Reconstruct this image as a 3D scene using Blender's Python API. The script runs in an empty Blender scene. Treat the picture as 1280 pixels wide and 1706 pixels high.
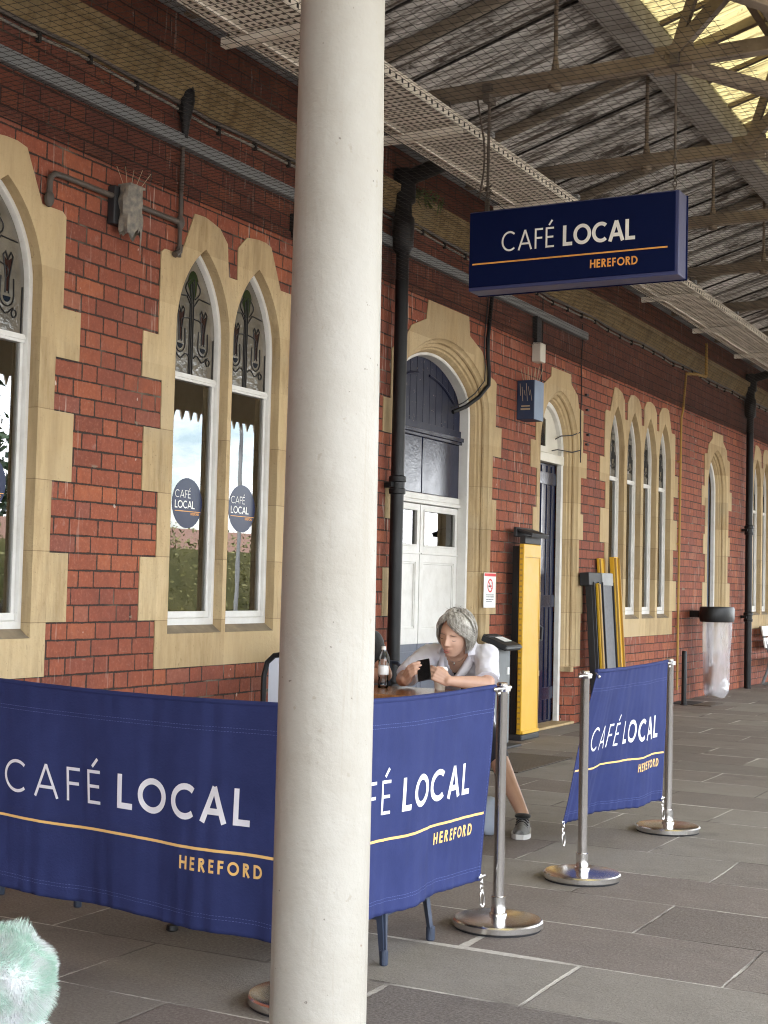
import bpy, bmesh, math, random
from math import sin, cos, pi, radians, sqrt, atan2
from mathutils import Vector, Matrix, noise
from mathutils.geometry import tessellate_polygon
random.seed(7)
SC = bpy.context.scene
COL = SC.collection
# ------------------------------------------------------------------ camera
cam_d = bpy.data.cameras.new('camera'); cam = bpy.data.objects.new('camera', cam_d); COL.objects.link(cam)
RT = Vector((0.8833415, 0.46813906, 0.02352883))
UP = Vector((0.00323312, -0.05628105, 0.99840973))
BK = Vector((0.46871882, -0.88186068, -0.05122893))
EYE = Vector((0, 0, 1.33))
mw = Matrix((RT, UP, BK)).transposed().to_4x4(); mw.translation = EYE
cam.matrix_world = mw
cam_d.sensor_fit = 'AUTO'; cam_d.sensor_width = 36; cam_d.lens = 2366/1706*36
cam_d.clip_start = 0.05; cam_d.clip_end = 2000
SC.camera = cam
# ------------------------------------------------------------------ light
SUN_EL, SUN_AZ = radians(58), radians(200)     # azimuth from +Y clockwise, sun stands behind the roof
W_ = bpy.data.worlds.new('World'); SC.world = W_; W_.use_nodes = True
wt = W_.node_tree; wt.nodes.clear()
wo = wt.nodes.new('ShaderNodeOutputWorld'); bg = wt.nodes.new('ShaderNodeBackground')
sky = wt.nodes.new('ShaderNodeTexSky'); sky.sky_type = 'NISHITA'; sky.sun_disc = False
sky.sun_elevation = SUN_EL; sky.sun_rotation = SUN_AZ; sky.air_density = 1.0; sky.dust_density = 2.0
tc = wt.nodes.new('ShaderNodeTexCoord'); nz = wt.nodes.new('ShaderNodeTexNoise')
nz.inputs['Scale'].default_value = 3.2; nz.inputs['Detail'].default_value = 8; nz.inputs['Roughness'].default_value = .62
mpg = wt.nodes.new('ShaderNodeMapping'); mpg.inputs['Scale'].default_value = (1, 1, 2.2); mpg.inputs['Location'].default_value = (.35, .1, .2)
wt.links.new(tc.outputs['Generated'], mpg.inputs['Vector']); wt.links.new(mpg.outputs[0], nz.inputs['Vector'])
rp = wt.nodes.new('ShaderNodeValToRGB'); rp.color_ramp.elements[0].position = .40; rp.color_ramp.elements[1].position = .60
wt.links.new(nz.outputs['Fac'], rp.inputs[0])
mx = wt.nodes.new('ShaderNodeMixRGB'); mx.inputs[2].default_value = (11.4, 11.6, 12.0, 1)
wt.links.new(rp.outputs[0], mx.inputs[0]); wt.links.new(sky.outputs[0], mx.inputs[1])
wt.links.new(mx.outputs[0], bg.inputs[0]); bg.inputs[1].default_value = 0.12
wt.links.new(bg.outputs[0], wo.inputs[0])
sun_d = bpy.data.lights.new('sun', 'SUN'); sun_d.energy = 2.4; sun_d.angle = radians(3); sun_d.color = (1, .96, .90)
sun = bpy.data.objects.new('sun', sun_d); COL.objects.link(sun)
sdir = Vector((sin(SUN_AZ)*cos(SUN_EL), cos(SUN_AZ)*cos(SUN_EL), sin(SUN_EL)))
sun.rotation_euler = sdir.to_track_quat('Z', 'Y').to_euler()
SC.view_settings.view_transform = 'Standard'; SC.view_settings.look = 'None'
SC.view_settings.exposure = 3.05; SC.view_settings.gamma = 1
SC.cycles.use_denoising = True; SC.cycles.filter_width = 1.1
SC.cycles.max_bounces = 10; SC.cycles.transparent_max_bounces = 24
SC.cycles.diffuse_bounces = 6
SC.cycles.caustics_reflective = False; SC.cycles.caustics_refractive = False
# ------------------------------------------------------------------ node helpers
class NT:
    def __init__(s, name, disp=False):
        s.m = bpy.data.materials.new(name); s.m.use_nodes = True
        s.t = s.m.node_tree; s.t.nodes.clear()
        s.out = s.t.nodes.new('ShaderNodeOutputMaterial')
    def n(s, typ, **kw):
        nd = s.t.nodes.new(typ)
        for k, v in kw.items(): setattr(nd, k, v)
        return nd
    def put(s, sock, v):
        if isinstance(v, bpy.types.NodeSocket): s.t.links.new(v, sock)
        elif v is not None: sock.default_value = v
    def math(s, op, a, b=None, c=None, clamp=False):
        nd = s.n('ShaderNodeMath', operation=op); nd.use_clamp = clamp
        s.put(nd.inputs[0], a)
        if b is not None: s.put(nd.inputs[1], b)
        if c is not None: s.put(nd.inputs[2], c)
        return nd.outputs[0]
    def xyz(s):
        c = s.n('ShaderNodeTexCoord'); sp = s.n('ShaderNodeSeparateXYZ'); s.t.links.new(c.outputs['Object'], sp.inputs[0])
        return c.outputs['Object'], sp.outputs[0], sp.outputs[1], sp.outputs[2]
    def vec(s, x, y, z):
        nd = s.n('ShaderNodeCombineXYZ'); s.put(nd.inputs[0], x); s.put(nd.inputs[1], y); s.put(nd.inputs[2], z); return nd.outputs[0]
    def scale(s, v, k):
        nd = s.n('ShaderNodeMapping'); s.put(nd.inputs['Vector'], v); nd.inputs['Scale'].default_value = k; return nd.outputs[0]
    def noise(s, v, sc, det=4, rough=.55):
        nd = s.n('ShaderNodeTexNoise'); s.put(nd.inputs['Vector'], v); nd.inputs['Scale'].default_value = sc
        nd.inputs['Detail'].default_value = det; nd.inputs['Roughness'].default_value = rough; return nd.outputs['Fac']
    def white(s, v):
        nd = s.n('ShaderNodeTexWhiteNoise', noise_dimensions='3D'); s.put(nd.inputs['Vector'], v); return nd.outputs['Value']
    def ramp(s, f, stops, interp='LINEAR'):
        nd = s.n('ShaderNodeValToRGB'); cr = nd.color_ramp; cr.interpolation = interp
        while len(cr.elements) < len(stops): cr.elements.new(.5)
        for e, (p, c) in zip(cr.elements, stops):
            e.position = p; e.color = (*c, 1) if not isinstance(c, (int, float)) else (c, c, c, 1)
        s.put(nd.inputs[0], f); return nd.outputs[0]
    def mix(s, f, a, b, mode='MIX'):
        nd = s.n('ShaderNodeMixRGB', blend_type=mode); s.put(nd.inputs[0], f)
        for i, v in ((1, a), (2, b)):
            s.put(nd.inputs[i], (*v, 1) if isinstance(v, tuple) and len(v) == 3 else v)
        return nd.outputs[0]
    def bump(s, h, strength=.3, dist=.01, nrm=None):
        nd = s.n('ShaderNodeBump'); nd.inputs['Strength'].default_value = strength; nd.inputs['Distance'].default_value = dist
        s.put(nd.inputs['Height'], h)
        if nrm is not None: s.put(nd.inputs['Normal'], nrm)
        return nd.outputs[0]
    def bsdf(s, color, rough=.6, metal=0., nrm=None, spec=.5, sheen=0., emit=None):
        nd = s.n('ShaderNodeBsdfPrincipled')
        s.put(nd.inputs['Base Color'], (*color, 1) if isinstance(color, tuple) and len(color) == 3 else color)
        s.put(nd.inputs['Roughness'], rough); s.put(nd.inputs['Metallic'], metal)
        nd.inputs['Specular IOR Level'].default_value = spec
        if sheen: nd.inputs['Sheen Weight'].default_value = sheen
        if nrm is not None: s.put(nd.inputs['Normal'], nrm)
        return nd.outputs[0]
    def done(s, sh):
        s.t.links.new(sh, s.out.inputs[0]); return s.m
def simple(name, c1, c2=None, rough=.6, metal=0., sc=6, bump=.15, bsc=60, bd=.003, spec=.5, r2=None, det=5):
    t = NT(name); v, x, y, z = t.xyz()
    c2 = c2 or tuple(min(1, k*1.25) for k in c1)
    f = t.noise(v, sc, det)
    col = t.mix(t.ramp(f, [(.3, 0.), (.7, 1.)]), c1, c2)
    rr = rough if r2 is None else t.math('ADD', rough, t.math('MULTIPLY', f, r2-rough))
    return t.done(t.bsdf(col, rr, metal, t.bump(t.noise(v, bsc, 3), bump, bd), spec))
D = 4.93759
MT = {}
# ---- brick, Flemish bond
def brick_mat():
    t = NT('brick'); v, x, y, z = t.xyz()
    u = t.math('ADD', y, x)
    wob = t.math('MULTIPLY', t.math('SUBTRACT', t.noise(v, 4., 2), .5), .012)
    zz = t.math('ADD', z, t.math('MULTIPLY', t.math('SUBTRACT', t.noise(v, 2.3, 2), .5), .010))
    H = .09125; P = .352
    r = t.math('DIVIDE', zz, H); row = t.math('FLOOR', r); fv = t.math('FRACT', r)
    k = t.math('ADD', t.math('DIVIDE', t.math('ADD', u, wob), P), t.math('MULTIPLY', t.math('MODULO', row, 2.), .5))
    k = t.math('ADD', k, t.math('MULTIPLY', t.white(t.vec(row, 3., 1.)), .16))
    per = t.math('FLOOR', k); f = t.math('FRACT', k)
    S = .655
    head = t.math('GREATER_THAN', f, S)
    du = t.math('MULTIPLY', t.math('MINIMUM', t.math('MINIMUM', f, t.math('ABSOLUTE', t.math('SUBTRACT', f, S))), t.math('SUBTRACT', 1., f)), P)
    dv = t.math('MULTIPLY', t.math('MINIMUM', fv, t.math('SUBTRACT', 1., fv)), H)
    dist = t.math('MINIMUM', du, dv)
    edge = t.math('ADD', dist, t.math('ADD', t.math('MULTIPLY', t.math('SUBTRACT', t.noise(v, 70, 4, .7), .5), .012), t.math('MULTIPLY', t.math('SUBTRACT', t.noise(v, 6, 2), .5), .007)))
    m = t.n('ShaderNodeMapRange', interpolation_type='SMOOTHSTEP'); t.put(m.inputs[0], edge)
    m.inputs[1].default_value = .0030; m.inputs[2].default_value = .0062
    inb = m.outputs[0]
    idn = t.white(t.vec(t.math('ADD', t.math('MULTIPLY', per, 2.), head), row, 5.))
    c = t.ramp(idn, [(0, (.215, .066, .042)), (.10, (.285, .085, .048)), (.36, (.345, .102, .054)), (.55, (.275, .083, .052)), (.74, (.41, .130, .062)), (.88, (.33, .098, .050)), (.95, (.26, .090, .064)), (1, (.38, .145, .085))])
    c = t.mix(t.ramp(t.noise(v, 22, 6, .7), [(.3, 0.), (.72, .9)]), c, t.mix(.55, c, (.13, .045, .034)), 'MIX')
    c = t.mix(t.ramp(t.noise(v, 60, 5, .75), [(.52, 0.), (.72, .55)]), c, (.45, .20, .13))
    c = t.mix(t.ramp(t.noise(v, 1.1, 5, .6), [(.45, 0.), (.70, .5)]), c, (.17, .055, .042))
    c = t.mix(t.ramp(t.noise(t.scale(v, (1, 1, .5)), 3.1, 6, .7), [(.58, 0.), (.74, .45)]), c, (.12, .05, .038))
    lime = t.ramp(t.noise(v, 9, 6, .7), [(.62, 0.), (.74, .45)])
    c = t.mix(lime, c, (.36, .21, .17))
    mort = t.mix(t.ramp(t.noise(v, 2.2, 4), [(.58, 0.), (.68, 1.)]), (.050, .036, .030), (.20, .165, .125))
    c = t.mix(inb, mort, c)
    # patches of grey repair mortar smeared over the joints
    rep = t.math('MULTIPLY', t.ramp(t.noise(t.scale(v, (1, 1, 2.2)), 5.5, 3), [(.70, 0.), (.72, 1.)]), t.ramp(dist, [(.010, 1.), (.022, 0.)]))
    c = t.mix(t.math('MULTIPLY', rep, .8), c, (.24, .20, .15))
    # bird droppings running down
    sv = t.vec(t.math('MULTIPLY', u, 42.), 0., t.math('MULTIPLY', z, 3.0))
    big = t.ramp(t.noise(t.vec(t.math('MULTIPLY', u, 1.4), 2., t.math('MULTIPLY', z, .25)), 1., 2), [(.46, 0.), (.58, 1.)])
    drop = t.math('MULTIPLY', t.ramp(t.noise(sv, 1., 3, .6), [(.59, 0.), (.66, 1.)]), big)
    c = t.mix(t.math('MULTIPLY', drop, .62), c, (.62, .55, .47))
    spk = t.ramp(t.noise(t.scale(v, (1, 1, .55)), 24, 1), [(.79, 0.), (.81, 1.)])
    c = t.mix(t.math('MULTIPLY', spk, .6), c, (.68, .62, .55))
    net_shade = t.math('MULTIPLY', t.math('GREATER_THAN', t.math('ADD', z, t.math('MULTIPLY', t.math('SUBTRACT', t.noise(v, 5, 3), .5), .02)), 3.588), t.ramp(t.noise(v, 2.5, 5), [(.2, .45), (.8, .75)]))  # brick above the net: its shade is painted into the colour
    c = t.mix(net_shade, c, (.045, .020, .016))
    hgt = t.math('ADD', t.math('MULTIPLY', inb, .7), t.math('MULTIPLY', t.noise(v, 55, 5, .65), .45))
    return t.done(t.bsdf(c, t.math('ADD', .66, t.math('MULTIPLY', t.noise(v, 14, 4), .25)), 0, t.bump(hgt, .9, .008), .2))
def stone_mat(name='sandstone', bands=True, tint=(1, 1, 1)):
    t = NT(name); v, x, y, z = t.xyz()
    g = lambda c: tuple(a*b for a, b in zip(c, tint))
    c = t.mix(t.ramp(t.noise(v, 2.2, 5), [(.3, 0.), (.7, 1.)]), g((.45, .33, .18)), g((.59, .455, .27)))
    grain = t.noise(t.scale(v, (1, 1, .18)), 30, 5)
    c = t.mix(t.ramp(grain, [(.4, 0.), (.75, .5)]), c, g((.33, .215, .10)))
    c = t.mix(t.ramp(t.noise(t.scale(v, (3, 3, .45)), 3.4, 6, .7), [(.47, 0.), (.66, .8)]), c, g((.25, .17, .085)))
    grey = t.ramp(t.noise(v, 1.6, 6, .65), [(.46, 0.), (.66, .7)])
    c = t.mix(grey, c, g((.40, .33, .22)))
    pit = t.ramp(t.noise(v, 34, 5, .7), [(.58, 0.), (.72, .6)]); c = t.mix(pit, c, g((.27, .19, .105)))
    speck = t.ramp(t.noise(v, 75, 2), [(.69, 0.), (.74, .8)])
    c = t.mix(speck, c, (.13, .09, .05))
    h = t.math('ADD', t.noise(v, 60, 5, .65), t.math('MULTIPLY', t.noise(v, 9, 4), .8))
    if bands:
        k = t.math('DIVIDE', t.math('SUBTRACT', z, 1.097), .3645)
        fk = t.math('FRACT', k); idn = t.white(t.vec(t.math('FLOOR', k), t.math('FLOOR', t.math('MULTIPLY', y, .83)), 2.))
        c = t.mix(t.math('MULTIPLY', idn, .55), c, g((.66, .51, .30)))
        c = t.mix(t.math('MULTIPLY', t.white(t.vec(t.math('FLOOR', k), 8., t.math('FLOOR', t.math('MULTIPLY', y, .83)))), .4), c, g((.36, .25, .125)))
        d = t.math('MULTIPLY', t.math('MINIMUM', fk, t.math('SUBTRACT', 1., fk)), .3645)
        j = t.math('MULTIPLY', t.math('LESS_THAN', t.math('ADD', d, t.math('MULTIPLY', t.math('SUBTRACT', t.noise(v, 40, 2), .5), .003)), .0022), t.math('LESS_THAN', z, 2.4))
        c = t.mix(t.math('MULTIPLY', j, .55), c, (.16, .11, .06))
        crack = t.ramp(t.noise(t.scale(v, (14, 14, 1.2)), 1.6, 2), [(.695, 0.), (.705, 1.), (.715, 0.)])
        c = t.mix(t.math('MULTIPLY', crack, .5), c, (.12, .08, .045))
        h = t.math('SUBTRACT', h, t.math('MULTIPLY', j, .8))
    return t.done(t.bsdf(c, .82, 0, t.bump(h, .7, .005), .2))
def floor_mat():
    t = NT('york_stone_flags'); v, x, y, z = t.xyz()
    Hh, P = .568, .97
    r0 = t.math('DIVIDE', t.math('SUBTRACT', y, 3.715), Hh)
    r0 = t.math('ADD', r0, t.math('MULTIPLY', t.math('SUBTRACT', t.noise(v, .9, 2), .5), .05))
    row = t.math('FLOOR', r0); fv = t.math('FRACT', r0)
    odd = t.math('MODULO', t.math('ABSOLUTE', row), 2.)
    k = t.math('ADD', t.math('DIVIDE', t.math('ADD', x, 2.21), P), t.math('MULTIPLY', odd, .515))
    k = t.math('ADD', k, t.math('MULTIPLY', t.math('SUBTRACT', t.noise(v, .8, 2), .5), .05))
    col = t.math('FLOOR', k); fu = t.math('FRACT', k)
    du = t.math('MULTIPLY', t.math('MINIMUM', fu, t.math('SUBTRACT', 1., fu)), P)
    dv = t.math('MULTIPLY', t.math('MINIMUM', fv, t.math('SUBTRACT', 1., fv)), Hh)
    dist = t.math('ADD', t.math('MINIMUM', du, dv), t.math('MULTIPLY', t.math('SUBTRACT', t.noise(v, 30, 4, .7), .5), .014))
    wide = t.math('MULTIPLY', t.ramp(t.noise(v, .75, 2), [(.54, 0.), (.70, 1.)]), .016)
    m = t.n('ShaderNodeMapRange', interpolation_type='SMOOTHSTEP'); t.put(m.inputs[0], t.math('SUBTRACT', dist, wide))
    m.inputs[1].default_value = .0028; m.inputs[2].default_value = .0065; ins = m.outputs[0]
    idn = t.white(t.vec(col, row, 2.)); id2 = t.white(t.vec(col, row, 4.))
    c = t.ramp(idn, [(0, (.120, .100, .090)), (.20, (.175, .148, .131)), (.38, (.132, .108, .099)), (.54, (.215, .201, .174)), (.70, (.160, .134, .121)), (.84, (.235, .223, .196)), (.93, (.190, .171, .150)), (1, (.108, .095, .090))])
    c = t.mix(t.ramp(t.noise(v, 3., 6, .65), [(.38, 0.), (.75, .65)]), c, t.mix(.5, c, (.085, .072, .066)))
    c = t.mix(t.ramp(t.noise(v, 90, 4, .7), [(.42, 0.), (.75, .75)]), c, (.30, .275, .248))
    c = t.mix(t.ramp(t.noise(v, 160, 2), [(.62, 0.), (.70, .8)]), c, (.06, .05, .047))
    stain = t.ramp(t.noise(v, 1.7, 5, .6), [(.60, 0.), (.72, .45)])
    c = t.mix(stain, c, (.075, .065, .06))
    gum = t.ramp(t.noise(v, 9, 1), [(.80, 0.), (.82, .8)])
    c = t.mix(gum, c, (.07, .062, .06))
    pale = t.ramp(t.noise(t.scale(v, (1, 1.7, 1)), 3.4, 8, .8), [(.66, 0.), (.76, .7)])
    c = t.mix(pale, c, (.42, .39, .35))
    jm = t.mix(t.ramp(t.noise(v, 1.3, 3), [(.44, 0.), (.54, 1.)]), (.10, .088, .078), t.mix(t.noise(v, 45, 4), (.32, .30, .275), (.66, .63, .58)))
    c = t.mix(ins, jm, c)
    h = t.math('ADD', t.math('MULTIPLY', ins, .25), t.math('ADD', t.math('MULTIPLY', t.noise(v, 7, 6, .6), .6), t.math('MULTIPLY', t.noise(v, 110, 3, .7), .22)))
    h = t.math('ADD', h, t.math('MULTIPLY', id2, .3))
    rg = t.math('ADD', .55, t.math('MULTIPLY', t.noise(v, 5, 5, .6), .36))
    return t.done(t.bsdf(c, rg, 0, t.bump(h, .9, .012), .35))
def roof_mat(name, yellow=False):
    t = NT(name); v, x, y, z = t.xyz()
    pan = t.white(t.vec(t.math('FLOOR', t.math('DIVIDE', y, .68)), t.math('FLOOR', t.math('DIVIDE', x, 1.9)), 1.))
    st = t.noise(t.scale(v, (.5, 15, 1)), 2.2, 7, .75)
    blot = t.noise(t.scale(v, (1, 1.6, 1)), 2.6, 6, .7)
    if yellow:
        c = t.mix(t.ramp(st, [(.45, 0.), (.62, .8)]), (.29, .25, .115), (.14, .105, .045))
        cor_shade = t.math('SINE', t.math('MULTIPLY', y, 2*pi/.076)); c = t.mix(t.ramp(t.math('ADD', t.math('MULTIPLY', cor_shade, .5), t.math('MULTIPLY', t.noise(v, 9, 3), .6)), [(.55, 0.), (.8, .45)]), c, (.13, .10, .04))  # corrugation shading painted into the colour as dark lines
        c = t.mix(t.ramp(t.noise(t.scale(v, (.6, 22, 1)), 2.2, 4, .7), [(.52, 0.), (.60, .9)]), c, (.07, .05, .02))
        c = t.mix(t.ramp(t.noise(v, 26, 4, .7), [(.60, 0.), (.68, .8)]), c, (.09, .07, .03))
        d = t.n('ShaderNodeBsdfDiffuse'); t.put(d.inputs[0], c)
        tr = t.n('ShaderNodeBsdfTranslucent'); t.put(tr.inputs[0], c)
        mxs = t.n('ShaderNodeMixShader'); mxs.inputs[0].default_value = .5
        t.t.links.new(d.outputs[0], mxs.inputs[1]); t.t.links.new(tr.outputs[0], mxs.inputs[2])
        return t.done(mxs.outputs[0])
    c = t.mix(pan, (.58, .56, .53), (.86, .84, .81))
    c = t.mix(t.ramp(st, [(.44, 0.), (.58, 1.)]), c, (.13, .105, .085))
    c = t.mix(t.ramp(t.noise(t.scale(v, (.35, 30, 1)), 2., 4, .7), [(.50, 0.), (.62, .8)]), c, (.70, .68, .64))
    c = t.mix(t.ramp(blot, [(.52, 0.), (.64, .95)]), c, (.075, .058, .046))
    fl = t.ramp(t.noise(t.scale(v, (3, 9, 1)), 7, 5, .7), [(.62, 0.), (.68, 1.)])
    c = t.mix(fl, c, (.045, .035, .03))
    return t.done(t.bsdf(c, .75, .0, t.bump(t.noise(v, 45, 4), .4, .005), .3))
def painted(name, c, dirt=(.10, .08, .06), amt=.5, rough=.4, sc=5, chip=.0, bmp=.25, spec=.5, pits=False):
    t = NT(name); v, x, y, z = t.xyz()
    col = t.mix(t.ramp(t.noise(v, sc, 6, .65), [(.42, 0.), (.78, amt)]), c, dirt)
    col = t.mix(t.ramp(t.noise(v, sc*14, 3), [(.68, 0.), (.74, amt)]), col, dirt)
    if chip: col = t.mix(t.ramp(t.noise(v, sc*5, 4, .7), [(.66, 0.), (.69, chip)]), col, (.33, .28, .22))
    if pits:
        pt = t.ramp(t.noise(v, 55, 2), [(.735, 0.), (.76, 1.)]); col = t.mix(t.math('MULTIPLY', pt, .7), col, (.10, .08, .06))
        run = t.ramp(t.noise(t.scale(v, (9, 9, .5)), 2.4, 4, .7), [(.58, 0.), (.70, .5)]); col = t.mix(run, col, (.30, .265, .21))
        chp = t.ramp(t.noise(v, 7, 4, .7), [(.735, 0.), (.745, .8)]); col = t.mix(chp, col, (.22, .15, .10))
    h = t.math('ADD', t.noise(v, 38, 4, .6), t.math('MULTIPLY', t.noise(v, 9, 3), .8))
    return t.done(t.bsdf(col, t.math('ADD', rough, t.math('MULTIPLY', t.noise(v, 8, 3), .2)), 0, t.bump(h, bmp, .004), spec))
MT['valance'] = painted('valance_cream', (.70, .63, .50), (.4, .33, .25), .4, .6)
def glass_mat(name, tint=(.62, .62, .56), ior=1.75, wavy=.0, rough=0.):
    t = NT(name); v, x, y, z = t.xyz()
    nb = t.bump(t.noise(v, 2.0 if wavy < .5 else 26, 2 if wavy < .5 else 3), wavy, .02 if wavy < .5 else .009) if wavy else None
    fr = t.n('ShaderNodeFresnel'); fr.inputs[0].default_value = ior
    tr = t.n('ShaderNodeBsdfTransparent'); tr.inputs[0].default_value = (*tint, 1)
    gl = t.n('ShaderNodeBsdfGlossy'); gl.inputs['Roughness'].default_value = rough; gl.inputs[0].default_value = (1, 1, 1, 1)
    if nb is not None: t.put(gl.inputs['Normal'], nb)
    mxs = t.n('ShaderNodeMixShader'); t.t.links.new(fr.outputs[0], mxs.inputs[0])
    t.t.links.new(tr.outputs[0], mxs.inputs[1]); t.t.links.new(gl.outputs[0], mxs.inputs[2])
    return t.done(mxs.outputs[0])
def leaf_mat(name, c1, c2):
    t = NT(name); v, x, y, z = t.xyz()
    c = t.mix(t.ramp(t.noise(v, 1.1, 4), [(.3, 0.), (.7, 1.)]), c1, c2)
    c = t.mix(t.math('MULTIPLY', t.white(t.scale(v, (3, 3, 3))), .3), c, c2)
    return t.done(t.bsdf(c, .6, 0, None, .3))
def steel_mat():
    t = NT('brushed_steel'); v, x, y, z = t.xyz()
    r = t.math('ADD', .14, t.math('MULTIPLY', t.noise(t.scale(v, (60, 60, 2)), 4, 3), .14))
    return t.done(t.bsdf((.72, .70, .68), r, 1., t.bump(t.noise(t.scale(v, (1, 1, .2)), 150, 2), .06, .001)))
def cloth_mat(name, c, c2, sheen=.3, spec=.3):
    t = NT(name); v, x, y, z = t.xyz()
    col = t.mix(t.ramp(t.noise(v, 7, 5), [(.3, 0.), (.7, 1.)]), c, c2)
    h = t.math('ADD', t.noise(v, 120, 3), t.math('MULTIPLY', t.noise(v, 14, 3), 1.2))
    return t.done(t.bsdf(col, .78, 0, t.bump(h, .25, .004), spec, sheen))
def wood_mat(name, c1, c2, rough=.3):
    t = NT(name); v, x, y, z = t.xyz()
    g = t.noise(t.scale(v, (14, 1.2, 14)), 3, 5, .6)
    c = t.mix(t.ramp(g, [(.35, 0.), (.65, 1.)]), c1, c2)
    return t.done(t.bsdf(c, rough, 0, t.bump(g, .1, .002), .5))
def hair_mat(name, stops):
    t = NT(name); v, x, y, z = t.xyz()
    f = t.noise(t.scale(v, (26, 26, 7)), 3.0, 3, .6)
    return t.done(t.bsdf(t.ramp(f, stops), .45, 0, t.bump(f, .5, .004), .4))
def bag_mat():
    t = NT('clear_polythene'); v, x, y, z = t.xyz()
    nb = t.bump(t.noise(t.scale(v, (1, 1, .35)), 16, 4), .9, .03)
    tr = t.n('ShaderNodeBsdfTransparent'); tr.inputs[0].default_value = (.93, .93, .95, 1)
    p = t.bsdf((.80, .79, .83), .25, 0, nb, .6)
    mxs = t.n('ShaderNodeMixShader'); t.put(mxs.inputs[0], t.math('ADD', .24, t.math('MULTIPLY', t.noise(t.scale(v, (1, 1, .3)), 9, 3), .24)))
    t.t.links.new(tr.outputs[0], mxs.inputs[1]); t.t.links.new(p, mxs.inputs[2])
    return t.done(mxs.outputs[0])
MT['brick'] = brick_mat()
MT['stone'] = stone_mat()
MT['cornice'] = stone_mat('cornice_stone', False, (.50, .48, .43))
MT['sill'] = simple('weathered_sill', (.17, .135, .095), (.30, .235, .15), .85, sc=9)
MT['floor'] = floor_mat()
MT['roof'] = roof_mat('corrugated_roof'); MT['yroof'] = roof_mat('translucent_roof', True)
MT['white'] = painted('white_gloss', (.70, .69, .66), (.34, .31, .26), .35, .3, 6, .25)
MT['cream'] = painted('cream_gloss', (.70, .67, .58), (.4, .35, .28), .3, .35)
MT['column'] = painted('column_paint', (.375, .355, .31), (.27, .24, .185), .5, .42, 3, bmp=.7, pits=True)
MT['navy'] = painted('navy_gloss', (.009, .012, .036), (.02, .022, .04), .3, .10, 6, .0)
MT['navyold'] = painted('navy_flaking', (.008, .011, .034), (.02, .02, .03), .3, .34, 6, .6, spec=.25)
MT['greydoor'] = painted('grey_gloss', (.13, .145, .185), (.09, .09, .1), .2, .3)
MT['black'] = painted('black_gloss', (.008, .008, .009), (.02, .019, .018), .4, .34, 7, spec=.3)
MT['truss'] = painted('truss_paint', (.205, .16, .115), (.085, .06, .04), .85, .6, 7, .35)
MT['beam'] = painted('beam_paint', (.33, .315, .295), (.10, .08, .06), .8, .6, 6, .3)
MT['rafter'] = painted('rafter_paint', (.25, .205, .155), (.09, .07, .05), .8, .6, 7, .35)
MT['soffit'] = painted('soffit_grey', (.40, .41, .42), (.09, .09, .09), .5, .6, 4)
MT['tray'] = painted('galvanised_tray', (.74, .69, .60), (.2, .16, .12), .45, .5, 6)
MT['hole'] = simple('dark_hole', (.012, .010, .009), rough=.9)
MT['trunk'] = painted('grey_trunking', (.19, .20, .205), (.15, .15, .14), .4, .55)
MT['pipe'] = painted('dull_iron', (.075, .062, .052), (.17, .12, .09), .6, .5)
MT['lead'] = simple('lead_came', (.012, .011, .011), rough=.5, metal=.3)
MT['glass'] = glass_mat('window_glass', (.90, .89, .85), 2.35, .02)
def lead_glass():
    t = NT('textured_glass'); v, x, y, z = t.xyz()
    n = t.bump(t.noise(v, 30, 3), .5, .008)
    c = t.mix(t.ramp(t.noise(v, 5, 3), [(.35, 0.), (.65, 1.)]), (.10, .09, .075), (.17, .15, .12))
    return t.done(t.bsdf(c, .12, 0, n, 1.0))
MT['leadglass'] = lead_glass()
MT['doorglass'] = glass_mat('door_glass', (.5, .5, .46), 1.8, .0)
MT['net'] = simple('net_twine', (.022, .018, .016), rough=.9)
MT['steel'] = steel_mat()
MT['chrome'] = simple('polished_chrome', (.74, .73, .71), (.70, .69, .67), .22, 1., bump=.02)
MT['sheen'] = simple('sky_reflection_panel', (.62, .66, .74), (.70, .73, .80), .15, 0., bump=.02)  # pale blue tone is the reflected sky, painted in
MT['banner'] = cloth_mat('banner_cloth', (.027, .036, .115), (.034, .045, .14), 0., spec=.12)
MT['bwhite'] = cloth_mat('banner_print_white', (.74, .74, .80), (.80, .80, .84))
MT['bgold'] = cloth_mat('banner_print_gold', (.80, .50, .16), (.84, .54, .20))
MT['thread'] = simple('thread_blue', (.13, .15, .34), rough=.9)
MT['sign'] = painted('sign_navy', (.0034, .0080, .046), (.004, .008, .036), .15, .6, spec=.08)
MT['signedge'] = painted('sign_edge', (.045, .055, .15), (.05, .05, .09), .2, .3)
MT['swhite'] = simple('sign_white', (.74, .74, .72), rough=.4); MT['sgold'] = simple('sign_gold', (.72, .33, .08), rough=.4)
MT['yellow'] = painted('ramp_yellow', (.66, .38, .02), (.55, .30, .02), .35, .38)
MT['yellow2'] = painted('pipe_yellow', (.42, .25, .05), (.25, .15, .05), .6, .5)
MT['rubber'] = simple('black_rubber', (.018, .018, .02), rough=.6, sc=20)
MT['grey'] = simple('grey_grip', (.17, .175, .19), (.21, .215, .23), rough=.8, sc=30, bsc=300)
MT['blue'] = painted('box_blue', (.030, .048, .105), (.07, .085, .12), .6, .5, spec=.25)
MT['bluepale'] = painted('box_pale_blue', (.21, .28, .40), (.15, .18, .24), .5, .45)
MT['tape'] = simple('old_tape', (.30, .26, .20), (.12, .115, .11), rough=.7, sc=30, bump=.6)
MT['spike'] = simple('spike_plastic', (.42, .34, .22), rough=.4)
MT['paper'] = simple('white_plastic', (.78, .78, .77), rough=.5, bump=.02); MT['red'] = simple('sign_red', (.62, .05, .06), rough=.5, bump=.02)
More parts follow.
